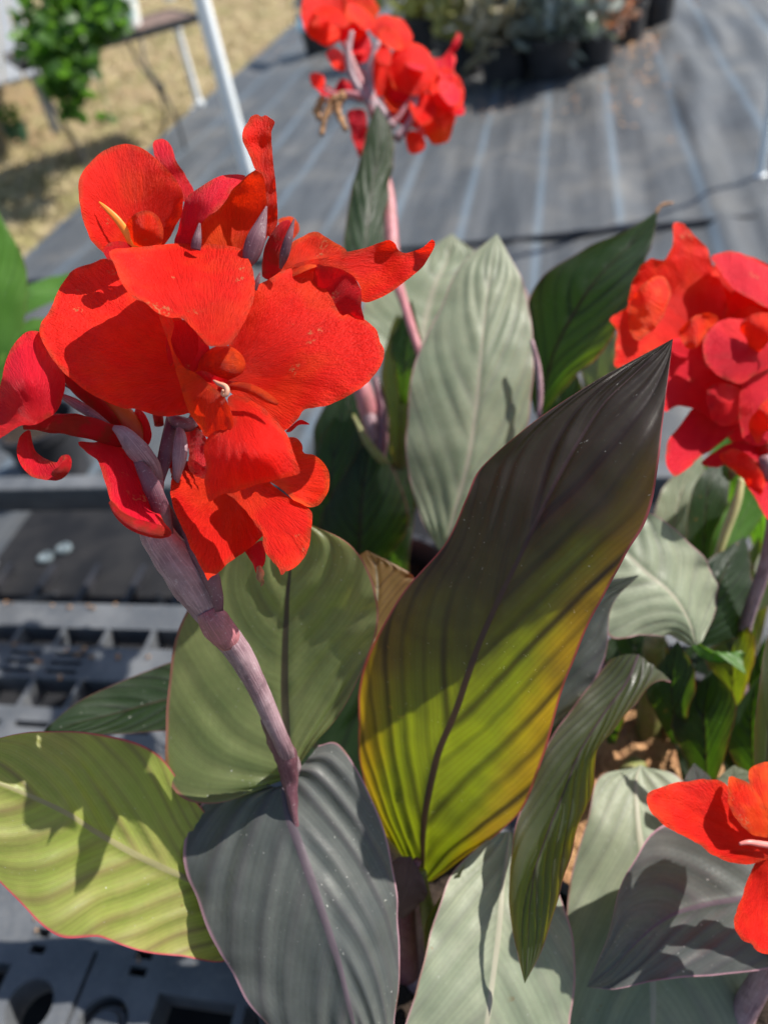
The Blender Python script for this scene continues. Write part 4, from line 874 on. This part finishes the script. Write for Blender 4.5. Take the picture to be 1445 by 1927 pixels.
leaf('leaf', [(700, 640, 780, 700, 990, 700, .86, .0, .0), (680, 600, 800, 600, 1000, 610, .87, .0, .0), (700, 540, 820, 530, 990, 545, .88, 0, 0), (760, 500, 840, 490, 930, 500, .89, 0, 0)], (850, 440, .90), LP, bp, nu=24, nv=44, seed=32)
leaf('leaf', [(745, 900, 752, 905, 760, 900, .80, 0, 0), (728, 800, 752, 800, 782, 790, .79, .012, -.006), (718, 690, 752, 690, 790, 690, .79, .012, -.006), (735, 620, 755, 620, 778, 640, .79, .004, 0)], (748, 590, .79), LB, bp, nu=24, nv=44, seed=33)
leaf('leaf', [(822, 1030, 836, 1045, 850, 1035, .66, 0, 0), (785, 955, 852, 975, 930, 900, .655, .006, .004), (764, 860, 880, 870, 985, 830, .65, .010, .006), (767, 760, 896, 765, 1000, 740, .65, .012, .008), (784, 670, 905, 665, 1002, 645, .655, .012, .010), (828, 580, 914, 575, 992, 570, .665, .010, .008), (866, 502, 924, 505, 975, 512, .675, .006, .004)], (935, 440, .685), LP, bp, nu=36, nv=70, pleat=.0016, seed=34, N=8)
leaf('leaf', [(1004, 775, 1014, 782, 1024, 775, .74, 0, 0), (988, 690, 1028, 705, 1085, 705, .735, .01, -.03), (988, 600, 1060, 620, 1142, 650, .725, .03, -.055), (1012, 530, 1105, 545, 1186, 568, .715, .03, -.06), (1090, 472, 1160, 485, 1214, 495, .71, .02, -.035), (1172, 436, 1204, 440, 1230, 446, .71, .005, -.01)], (1236, 398, .71), LD, bp, nu=34, nv=60, seed=35, N=8)
tube('dry_tip', [(1232, 405, .735, 3), (1238, 392, .735, 3), (1250, 384, .735, 3), (1266, 382, .735, 2)], TAN, bp, n=8, wob=.5)
tube('stalk', [(1000, 640, .64, 4), (1012, 690, .64, 6), (1016, 740, .64, 6), (1014, 785, .64, 5)], STM, bp, n=8)
rgp = random.Random(5)
K = tube('flower', [(712, 250, .86, 7), (706, 200, .865, 9), (690, 160, .87, 10), (668, 120, .875, 8), (655, 80, .88, 5)], STM, bp, n=12)
kp = [([(565, 20), (573, -10), (600, -40), (640, -40), (660, -5), (658, 50), (640, 75), (620, 87), (592, 76), (572, 52)], .88, .90, PET), ([(655, -20), (690, -25), (706, 2), (714, 20), (699, 45), (676, 76), (657, 60), (650, 20)], .88, .90, PETO),
      ([(697, 42), (722, 27), (754, 36), (773, 58), (775, 80), (758, 104), (729, 84), (699, 64)], .86, .88, PET), ([(740, 95), (760, 82), (790, 84), (812, 104), (822, 135), (806, 170), (775, 180), (745, 165), (728, 130)], .85, .87, PET),
      ([(808, 112), (830, 108), (846, 90), (860, 60), (868, 66), (864, 85), (852, 108), (856, 135), (845, 150), (820, 140)], .86, .87, PETC), ([(818, 130), (852, 132), (870, 160), (874, 180), (866, 205), (845, 215), (822, 200), (810, 165)], .84, .86, PET),
      ([(800, 185), (830, 190), (856, 208), (852, 240), (845, 262), (820, 273), (802, 258), (792, 225)], .84, .85, PETO), ([(762, 262), (768, 248), (782, 246), (797, 258), (800, 275), (786, 290), (770, 286)], .84, .845, PET),
      ([(720, 165), (745, 160), (770, 178), (790, 200), (788, 230), (765, 240), (742, 225), (726, 198)], .85, .86, PETC), ([(700, 110), (728, 118), (742, 145), (730, 175), (706, 180), (695, 150)], .86, .86, PET),
      ([(614, 102), (632, 90), (648, 105), (652, 125), (645, 136), (627, 126)], .88, .89, PET), ([(652, 212), (668, 207), (687, 208), (691, 235), (688, 262), (677, 297), (668, 275), (660, 248)], .86, .85, PETC),
      ([(642, 150), (668, 160), (688, 178), (672, 186), (648, 178), (628, 176)], .85, .86, PETC), ([(584, 140), (596, 135), (608, 140), (612, 155), (604, 166), (590, 164)], .85, .86, PET), ([(592, 160), (612, 160), (632, 172), (620, 182), (600, 174)], .85, .86, PETC),
      ([(640, 60), (665, 45), (690, 60), (700, 95), (685, 118), (660, 110), (645, 90)], .87, .875, PETC), ([(826, 150), (858, 160), (868, 185), (850, 200), (830, 180)], .83, .84, PETC), ([(770, 190), (800, 175), (822, 195), (815, 225), (790, 235)], .835, .84, PET)]
for cx, cy, rr in ((775, 110, 22), (800, 150, 26), (835, 175, 24), (830, 225, 22), (805, 240, 20), (780, 215, 20), (760, 150, 22), (745, 195, 18), (842, 125, 18), (720, 100, 20), (735, 75, 20), (625, 30, 26), (605, 50, 22), (680, 30, 24), (672, 95, 16), (668, 225, 12), (850, 200, 18), (815, 200, 22)):
    a0 = rgp.uniform(0, 6.3); el = rgp.uniform(.5, .8); ca, sa = cos(a0), sin(a0)
    q_ = [(1.35 * rr * cos(k * .785) * rgp.uniform(.75, 1.2), rr * el * sin(k * .785) * rgp.uniform(.7, 1.3)) for k in range(8)]
    kp.append(([(cx + x * ca - y * sa, cy + x * sa + y * ca) for x, y in q_], rgp.uniform(.83, .87), rgp.uniform(.85, .89), rgp.choice([PET, PET, PETO, PETC])))
for ol, d0, d1, m in kp:
    cx = sum(p[0] for p in ol) / len(ol); cy = sum(p[1] for p in ol) / len(ol); ys = [p[1] for p in ol]
    ct = [(p[0], p[1], d0 + (d1 - d0) * (max(ys) - p[1]) / (max(ys) - min(ys)) * 1.5 + rgp.uniform(-.012, .012)) for p in ol[::2]] + [(cx, cy, (d0 + d1) / 2 + rgp.uniform(-.02, .02))]
    petal('petal', ol, ct, (690, 170), m, K, s=7, rough=1.0, wave=.006, ruffle=.004)
for pts in (((708, 230), (690, 180), (668, 130), (650, 80)), ((700, 200), (665, 150), (655, 100), (662, 60)), ((706, 220), (695, 150), (700, 110), (712, 80)), ((712, 240), (740, 230), (765, 200), (790, 170)), ((704, 190), (660, 178), (630, 180), (610, 170)), ((740, 240), (720, 210), (706, 190), (690, 170)), ((745, 262), (770, 232), (780, 200), (785, 170))):
    tube('floret_stalk', [(x, y, .852, 9 - i * 1.2) for i, (x, y) in enumerate(pts)], rgp.choice([STM, STM, STP]), K, n=8)
for pts in (((650, 180), (625, 190), (612, 220), (605, 255)), ((648, 182), (635, 200), (640, 225), (652, 245)), ((610, 185), (598, 205), (600, 225))):
    tube('withered_petal', [(x, y, .85, 8 - i) for i, (x, y) in enumerate(pts)], TAN, K, n=8, wob=.8)

# ---- right-hand plant
rp, rgd = canna(1215, 1510, 'canna at the right edge with crimson and scarlet bloom and broad grey-green leaves', pot='black pot of bark mulch seen between the right-hand leaves', soil=MUL, sname='bark_mulch', r=.11)
tubeW('stem', [G(1400, 1420, zs), P(1392, 1300, .66), P(1400, 1185, .62), P(1440, 1060, .59), P(1455, 950, .57), P(1440, 860, .56)], [.0075, .006, .0052, .0048, .0045, .005], STM, rp, n=14)
tubeW('stem', [G(1240, 1478, zs), P(1243, 1400, .72), P(1250, 1330, .70), P(1262, 1270, .68)], [.007, .0065, .006, .005], STG, rp, n=12)
tubeW('stem', [G(1180, 1470, zs), P(1215, 1400, .70), P(1222, 1300, .67), P(1232, 1200, .63)], [.011, .011, .010, .008], STG, rp, n=12)
0 and tubeW('stem', [G(1330, 1500, zs), P(1330, 1400, .68), P(1320, 1300, .66), P(1312, 1210, .64)], [.013, .012, .010, .006], STG, rp, n=12)
RF = tube('flower', [(1448, 900, .575, 14), (1435, 820, .572, 20), (1410, 740, .572, 26), (1395, 680, .572, 24)], PETD, rp, n=12)
petal('petal', [(1265, 426), (1272, 418), (1283, 419), (1290, 424), (1302, 440), (1318, 455), (1331, 469), (1337, 493), (1352, 518), (1361, 538), (1367, 562), (1366, 597), (1345, 608), (1330, 630), (1290, 650), (1260, 650), (1232, 660), (1195, 680), (1158, 692), (1157, 655), (1160, 620), (1146, 600), (1160, 590), (1180, 580), (1182, 562), (1186, 545), (1193, 523), (1210, 497), (1225, 487), (1250, 490), (1258, 475), (1266, 462)],
      [(1270, 420, .585), (1337, 493, .59), (1366, 580, .575), (1225, 487, .565), (1150, 598, .565), (1160, 690, .55), (1290, 640, .578), (1250, 560, .592), (1300, 540, .592), (1230, 520, .572)], (1360, 660), PET, RF, rough=1.2, wave=.004, ruffle=.004)
petal('petal', [(1262, 640), (1318, 640), (1324, 674), (1343, 702), (1390, 724), (1395, 774), (1385, 800), (1340, 790), (1300, 768), (1270, 764), (1250, 775), (1240, 740), (1248, 700)],
      [(1262, 640, .57), (1390, 724, .575), (1385, 800, .56), (1250, 775, .55), (1320, 720, .578)], (1380, 700), PETC, RF, rough=.8, wave=.004)
petal('petal', [(1302, 768), (1290, 785), (1275, 805), (1262, 822), (1254, 838), (1252, 868), (1258, 885), (1268, 897), (1282, 890), (1296, 880), (1315, 861), (1340, 845), (1365, 825), (1392, 800), (1400, 770), (1340, 755)],
      [(1302, 768, .565), (1254, 840, .55), (1268, 896, .54), (1365, 825, .56), (1395, 780, .568), (1310, 820, .565)], (1400, 740), PETC, RF, rough=.6, wave=.003)
petal('petal', [(1393, 600), (1370, 599), (1350, 606), (1337, 618), (1322, 640), (1322, 660), (1325, 676), (1335, 692), (1350, 706), (1370, 716), (1392, 722), (1420, 705), (1450, 690), (1480, 660), (1480, 600), (1440, 590)],
      [(1393, 600, .555), (1322, 650, .545), (1380, 720, .535), (1450, 690, .55), (1480, 600, .565), (1400, 655, .54)], (1470, 660), PETC, RF, rough=.6)
petal('petal', [(1337, 484), (1365, 473), (1390, 475), (1412, 484), (1430, 494), (1448, 503), (1500, 530), (1490, 590), (1445, 581), (1412, 562), (1380, 545), (1360, 520), (1348, 502)],
      [(1340, 484, .58), (1390, 475, .585), (1490, 540, .59), (1445, 580, .55), (1370, 535, .565), (1410, 515, .57)], (1430, 650), PETC, RF, rough=.8, wave=.003)
petal('petal', [(1385, 540), (1397, 536), (1420, 552), (1450, 570), (1480, 590), (1450, 592), (1410, 575), (1375, 600), (1365, 590), (1372, 560)],
      [(1390, 540, .572), (1450, 585, .565), (1370, 590, .572)], (1430, 650), PET, RF, rough=.6)
petal('petal', [(1399, 711), (1420, 700), (1450, 692), (1490, 700), (1490, 820), (1447, 833), (1432, 838), (1418, 839), (1405, 832), (1396, 822), (1392, 800), (1389, 770), (1392, 735)],
      [(1400, 711, .55), (1490, 720, .56), (1418, 838, .53), (1390, 770, .545), (1440, 770, .535)], (1440, 680), PETC, RF, rough=.5)
petal('petal', [(1318, 872), (1345, 850), (1387, 830), (1445, 838), (1490, 860), (1490, 990), (1447, 980), (1430, 955), (1416, 930), (1403, 908), (1390, 890), (1370, 874), (1345, 880)],
      [(1320, 872, .57), (1387, 832, .575), (1490, 870, .57), (1450, 978, .545), (1380, 880, .56)], (1440, 790), PETC, RF, rough=.7, wave=.004)
for ol, dd, m in (([(1290, 560), (1380, 500), (1480, 520), (1500, 650), (1490, 780), (1400, 790), (1320, 760), (1270, 680)], .605, PETC), ([(1340, 500), (1400, 480), (1470, 520), (1460, 600), (1390, 620), (1345, 570)], .595, PET), ([(1380, 690), (1440, 680), (1490, 740), (1480, 860), (1420, 870), (1360, 800)], .59, PETC),
                  ([(1190, 560), (1215, 530), (1245, 520), (1262, 545), (1250, 590), (1225, 625), (1195, 640), (1182, 600)], .562, PETO), ([(1278, 622), (1300, 600), (1330, 588), (1352, 600), (1330, 622), (1318, 648), (1292, 655)], .560, PETO),
                  ([(1330, 735), (1362, 720), (1395, 735), (1400, 770), (1375, 800), (1340, 790)], .55, PETC), ([(1392, 612), (1420, 590), (1470, 592), (1500, 620), (1450, 640), (1420, 668), (1404, 640)], .535, PET),
                  ([(1350, 860), (1385, 845), (1420, 870), (1440, 910), (1420, 935), (1395, 900)], .55, PET), ([(1408, 800), (1422, 772), (1445, 748), (1480, 750), (1480, 800), (1440, 812), (1425, 836)], .52, PET)):
    cx = sum(p[0] for p in ol) / len(ol); cy = sum(p[1] for p in ol) / len(ol)
    petal('petal', ol, [(p[0], p[1], dd + rgp.uniform(-.006, .012)) for p in ol] + [(cx, cy, dd - .010)], (1400, 680), m, RF, rough=1.1, wave=.005, ruffle=.004)
leaf('leaf', [(1292, 1212, 1310, 1214, 1322, 1205, 0.545, 0, 0), (1250, 1194, 1292, 1160, 1345, 1150, 0.537, .0, .03), (1200, 1196, 1255, 1110, 1345, 1090, 0.533, -.006, .03), (1150, 1200, 1215, 1075, 1325, 1050, 0.533, -.01, .02), (1130, 1150, 1180, 1040, 1268, 995, 0.537, -.01, .01), (1125, 1080, 1155, 1010, 1215, 965, 0.545, -.004, .0)], (1130, 985, 0.555), LP, rp, nu=34, nv=60, pleat=.0014, seed=41, N=7)
leaf('leaf', [(1298, 1214, 1310, 1216, 1330, 1222, .605, 0, 0), (1296, 1150, 1340, 1170, 1395, 1190, .60, -.008, .02), (1298, 1090, 1350, 1105, 1410, 1120, .60, -.006, .03), (1330, 1055, 1370, 1065, 1410, 1060, .61, 0, .03)], (1400, 1010, .63), LD, rp, nu=28, nv=44, seed=42)
leaf('leaf', [(1330, 1235, 1345, 1240, 1360, 1230, .60, 0, 0), (1305, 1225, 1340, 1250, 1400, 1240, .59, 0, .01), (1312, 1210, 1350, 1232, 1390, 1225, .588, 0, .01)], (1402, 1268, .58), LG, rp, nu=20, nv=30, seed=43)
leaf('leaf', [(1230, 1120, 1245, 1120, 1260, 1110, .74, 0, 0), (1225, 1010, 1262, 1020, 1300, 1010, .73, 0, -.01), (1238, 940, 1275, 950, 1320, 950, .73, 0, -.01), (1262, 900, 1290, 900, 1325, 905, .735, 0, 0)], (1320, 850, .74), LP, rp, nu=24, nv=36, seed=44)
leaf('leaf', [(1300, 1130, 1320, 1125, 1340, 1120, .70, 0, 0), (1292, 1020, 1325, 1020, 1360, 1010, .69, 0, -.0), (1300, 930, 1330, 930, 1370, 940, .69, 0, 0), (1330, 880, 1348, 880, 1372, 895, .70, 0, 0)], (1365, 860, .71), LD, rp, nu=24, nv=36, seed=45)
leaf('leaf', [(1330, 1070, 1338, 1075, 1345, 1070, .68, 0, 0), (1340, 1010, 1362, 1040, 1400, 1020, .67, 0, .0), (1370, 950, 1395, 980, 1440, 960, .67, 0, 0), (1400, 900, 1430, 920, 1470, 900, .67, 0, 0)], (1480, 850, .67), LG, rp, nu=24, nv=36, seed=46)
tube('stalk', [(1345, 1060, .66, 7), (1365, 1000, .655, 9), (1385, 945, .65, 9), (1395, 900, .65, 6)], simple('pale_stalk', (.42, .40, .18), .5, .3), rp, n=10)
tube('bud', [(1372, 905, .64, 4), (1372, 890, .64, 14), (1374, 876, .64, 13), (1376, 866, .64, 4)], LG, rp, n=12)
leaf('leaf', [(1420, 1480, 1435, 1500, 1460, 1500, .52, 0, 0), (1418, 1380, 1445, 1400, 1480, 1400, .51, 0, 0), (1428, 1290, 1450, 1300, 1480, 1300, .50, 0, 0), (1438, 1220, 1455, 1220, 1475, 1220, .50, 0, 0)], (1460, 1150, .50), LB, rp, nu=20, nv=30, seed=47)
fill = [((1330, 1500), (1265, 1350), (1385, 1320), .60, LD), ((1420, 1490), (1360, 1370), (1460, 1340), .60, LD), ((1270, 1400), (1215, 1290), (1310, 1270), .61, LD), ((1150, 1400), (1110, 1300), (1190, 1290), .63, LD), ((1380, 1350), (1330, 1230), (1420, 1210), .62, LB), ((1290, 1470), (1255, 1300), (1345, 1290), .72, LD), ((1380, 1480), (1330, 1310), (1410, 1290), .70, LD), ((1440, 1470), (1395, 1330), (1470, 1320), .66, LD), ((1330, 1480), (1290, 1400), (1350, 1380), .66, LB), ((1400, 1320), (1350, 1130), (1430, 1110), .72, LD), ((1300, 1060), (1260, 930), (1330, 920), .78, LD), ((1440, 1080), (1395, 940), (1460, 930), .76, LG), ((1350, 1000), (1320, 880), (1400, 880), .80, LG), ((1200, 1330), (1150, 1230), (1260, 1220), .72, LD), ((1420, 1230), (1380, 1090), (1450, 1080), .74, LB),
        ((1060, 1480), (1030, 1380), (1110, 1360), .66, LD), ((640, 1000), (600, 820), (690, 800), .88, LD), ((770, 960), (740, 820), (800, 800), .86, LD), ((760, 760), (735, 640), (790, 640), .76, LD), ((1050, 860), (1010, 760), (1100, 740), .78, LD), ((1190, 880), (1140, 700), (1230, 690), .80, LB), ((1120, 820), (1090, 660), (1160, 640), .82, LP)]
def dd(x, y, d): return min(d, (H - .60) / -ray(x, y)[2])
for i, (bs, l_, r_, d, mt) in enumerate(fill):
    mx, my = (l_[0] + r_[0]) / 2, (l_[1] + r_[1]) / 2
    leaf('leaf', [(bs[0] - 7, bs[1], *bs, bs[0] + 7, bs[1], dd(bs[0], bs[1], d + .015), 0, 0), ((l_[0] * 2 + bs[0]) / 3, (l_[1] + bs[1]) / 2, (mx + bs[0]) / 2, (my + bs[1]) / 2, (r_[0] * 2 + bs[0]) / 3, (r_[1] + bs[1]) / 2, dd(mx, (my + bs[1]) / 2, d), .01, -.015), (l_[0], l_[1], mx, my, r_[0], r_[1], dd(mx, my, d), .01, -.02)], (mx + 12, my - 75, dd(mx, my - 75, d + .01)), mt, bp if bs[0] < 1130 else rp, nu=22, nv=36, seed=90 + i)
for i, (pts, mt) in enumerate([(((1350, 1420), (1375, 1380), (1420, 1370), .68), LP), (((1400, 1300), (1420, 1240), (1440, 1260), .68), LD), (((1390, 1460), (1410, 1400), (1445, 1420), .66), LP), (((1350, 1330), (1360, 1240), (1440, 1300), .70), LD), (((1290, 1380), (1260, 1250), (1340, 1260), .72), LD), (((1170, 1310), (1140, 1210), (1250, 1215), .70), LD), (((1400, 1160), (1420, 1060), (1460, 1100), .68), LP)]):
    bs, l_, r_, d = pts
    leaf('leaf', [(bs[0] - 6, bs[1], *bs, bs[0] + 6, bs[1], d + .01, 0, 0), (l_[0], (l_[1] + bs[1]) / 2, (l_[0] + r_[0]) / 2, (l_[1] + r_[1] + bs[1]) / 3, r_[0], (r_[1] + bs[1]) / 2, d, .0, -.01), (l_[0], l_[1], (l_[0] + r_[0]) / 2, (l_[1] + r_[1]) / 2, r_[0], r_[1], d, 0, -.01)], ((l_[0] + r_[0]) / 2 + 10, min(l_[1], r_[1]) - 45, d), mt, rp, nu=20, nv=30, seed=60 + i)

# ---- corner plant, bottom right
cp, cgp = canna(1330, 2050, 'canna at the lower right corner, orange-red petals over slate leaves', z=.56)
nursery_pot(np.array([cgp[0], cgp[1], ZB + .002]), .105, .245, 'black pot under the lower right canna', 'black pots of the cannas')
tubeW('stem', [cgp, P(1400, 1900, .50), P(1480, 1750, .46), P(1470, 1620, .445)], [.009, .008, .006, .005], STM, cp, n=12)
leaf('leaf', [(1195, 1445, 1205, 1440, 1215, 1445, .56, 0, 0), (1128, 1462, 1195, 1475, 1275, 1462, .55, .0, .004), (1104, 1545, 1200, 1560, 1340, 1560, .53, .002, .01), (1072, 1660, 1215, 1675, 1430, 1700, .515, .004, .012), (1063, 1790, 1225, 1810, 1455, 1820, .50, .006, .012), (1066, 1920, 1228, 1930, 1425, 1910, .49, .006, .01), (1090, 2030, 1222, 2040, 1360, 2020, .48, .004, .006)], (1200, 2160, .475), LP, cp, nu=40, nv=70, pleat=.0014, seed=51, N=7)
leaf('leaf', [(1560, 1610, 1565, 1690, 1560, 1800, .485, .004, -.004), (1450, 1545, 1455, 1685, 1450, 1822, .480, .012, -.012), (1345, 1530, 1350, 1697, 1344, 1836, .475, .014, -.014), (1239, 1556, 1260, 1725, 1243, 1844, .470, .012, -.012), (1176, 1646, 1190, 1778, 1168, 1860, .466, .006, -.006), (1140, 1768, 1148, 1822, 1138, 1862, .463, .0, 0)], (1104, 1858, .462), LV, cp, nu=36, nv=60, pleat=.0014, seed=52, N=7)
leaf('leaf', [(1280, 1490, 1310, 1500, 1340, 1480, .52, 0, 0), (1288, 1465, 1310, 1468, 1335, 1462, .52, 0, 0)], (1305, 1436, .52), LV, cp, nu=14, nv=20, seed=53)
leaf('leaf', [(1350, 1500, 1380, 1500, 1420, 1490, .53, 0, 0), (1345, 1470, 1375, 1465, 1420, 1460, .53, 0, 0)], (1380, 1440, .53), LP, cp, nu=14, nv=20, seed=54)
CF = tube('flower', [(1475, 1640, .445, 12), (1460, 1615, .442, 15), (1445, 1592, .438, 12), (1425, 1588, .434, 5)], PETC, cp, n=12)
petal('petal', [(1216, 1499), (1222, 1490), (1241, 1483), (1265, 1474), (1293, 1470), (1334, 1466), (1360, 1472), (1378, 1492), (1400, 1530), (1430, 1560), (1460, 1580), (1450, 1612), (1432, 1620), (1410, 1626), (1386, 1626), (1360, 1618), (1334, 1605), (1318, 1590), (1303, 1582), (1275, 1567), (1252, 1556), (1236, 1540), (1222, 1525)],
      [(1217, 1500, .425), (1293, 1470, .440), (1370, 1475, .442), (1455, 1590, .432), (1386, 1626, .418), (1252, 1556, .418), (1320, 1540, .437), (1400, 1580, .430)], (1450, 1600), PET, CF, rough=.7, s=6, wave=.002)
petal('petal', [(1371, 1462), (1388, 1465), (1407, 1474), (1425, 1495), (1438, 1520), (1455, 1560), (1447, 1576), (1425, 1573), (1408, 1566), (1388, 1545), (1371, 1517), (1369, 1490)],
      [(1372, 1463, .438), (1410, 1475, .434), (1450, 1570, .425), (1375, 1520, .424), (1405, 1520, .418)], (1450, 1600), PETO, CF, rough=.6, s=6)
petal('petal', [(1409, 1448), (1425, 1438), (1450, 1433), (1490, 1440), (1510, 1480), (1500, 1550), (1470, 1590), (1445, 1555), (1432, 1520), (1415, 1495), (1408, 1470)],
      [(1410, 1450, .44), (1450, 1434, .445), (1505, 1500, .435), (1470, 1585, .425), (1440, 1500, .428)], (1460, 1600), PETO, CF, rough=.6, s=6)
petal('petal', [(1428, 1612), (1415, 1635), (1402, 1665), (1393, 1695), (1382, 1722), (1381, 1745), (1395, 1768), (1412, 1776), (1425, 1790), (1450, 1796), (1490, 1790), (1520, 1740), (1510, 1660), (1480, 1610), (1450, 1600)],
      [(1430, 1610, .43), (1381, 1740, .412), (1425, 1790, .405), (1500, 1760, .415), (1500, 1650, .43), (1450, 1700, .428)], (1450, 1595), PET, CF, rough=.7, s=6, wave=.002)
tube('stamen', [(1390, 1588, .42, 3), (1408, 1585, .42, 5), (1430, 1588, .422, 6), (1455, 1592, .424, 6)], simple('stamen_pink', (.80, .25, .22), .4, .3), CF, n=8)

# ---- green canna at the left edge
lp, lgp = canna(-220, 900, 'plain green canna at the left edge of the picture', group='green canna', pot='black pot of the green canna beyond the left edge', z=.56)
leaf('leaf', [(-30, 760, -15, 760, 0, 755, .95, 0, 0), (-50, 660, -10, 670, 38, 640, .95, .0, .0), (-60, 560, -10, 560, 52, 555, .95, .0, 0), (-60, 480, -20, 480, 46, 490, .96, 0, 0), (-55, 420, -25, 415, 15, 430, .97, 0, 0)], (-25, 360, .98), LG, lp, nu=24, nv=44, seed=71)
leaf('leaf', [(-20, 610, -20, 640, -15, 660, 1.05, 0, 0), (40, 545, 45, 560, 42, 600, 1.05, .02, -.02), (110, 518, 110, 545, 108, 568, 1.06, .02, -.02), (160, 520, 160, 540, 160, 565, 1.07, .01, -.01)], (230, 560, 1.08), LG, lp, nu=20, nv=34, seed=72)
leaf('leaf', [(-30, 700, -20, 730, -10, 770, 1.1, 0, 0), (30, 615, 35, 660, 40, 700, 1.1, .02, -.02), (90, 600, 90, 640, 90, 680, 1.1, .02, -.02)], (150, 640, 1.1), LG, lp, nu=20, nv=34, seed=73)
tubeW('stem', [lgp, P(-80, 800, 1.0), P(-20, 745, .95)], [.009, .008, .006], STG, lp, n=12)
tube('stalk', [(-10, 760, .97, 12), (10, 690, .96, 16), (18, 640, .96, 12), (10, 600, .96, 5)], simple('lime_shoot', (.22, .36, .05), .5, .3), lp, n=12)

# soil crumbs and dead bits lying on the bench deck
V, F = [], []
for _ in range(120):
    a_ = rng.uniform(aMin + .05, a1 + 9 * SP); b_ = rng.choice([rng.uniform(b_top - .012, b_top - .002), rng.uniform(b_s2, b_s1), rng.uniform(AB(100, 1927, ZB)[1] - .05, b_s5 - .01)])
    L = rng.uniform(.002, .007); an = rng.uniform(0, 6.28); c_ = ABW(a_, b_, ZB + .003); q = np.array([cos(an), sin(an), .1]) * L; k_ = np.array([-sin(an), cos(an), .2]) * L * .5
    i0 = len(V); V += [c_ - q, c_ + k_, c_ + q, c_ - k_, c_ + EZ * L * .7]; F += [(i0, i0 + 1, i0 + 4), (i0 + 1, i0 + 2, i0 + 4), (i0 + 2, i0 + 3, i0 + 4), (i0 + 3, i0, i0 + 4)]
tag(mesh('soil_crumbs', V, F, MUL, smooth=False), kind='stuff', label='brown soil crumbs scattered on the black bench')
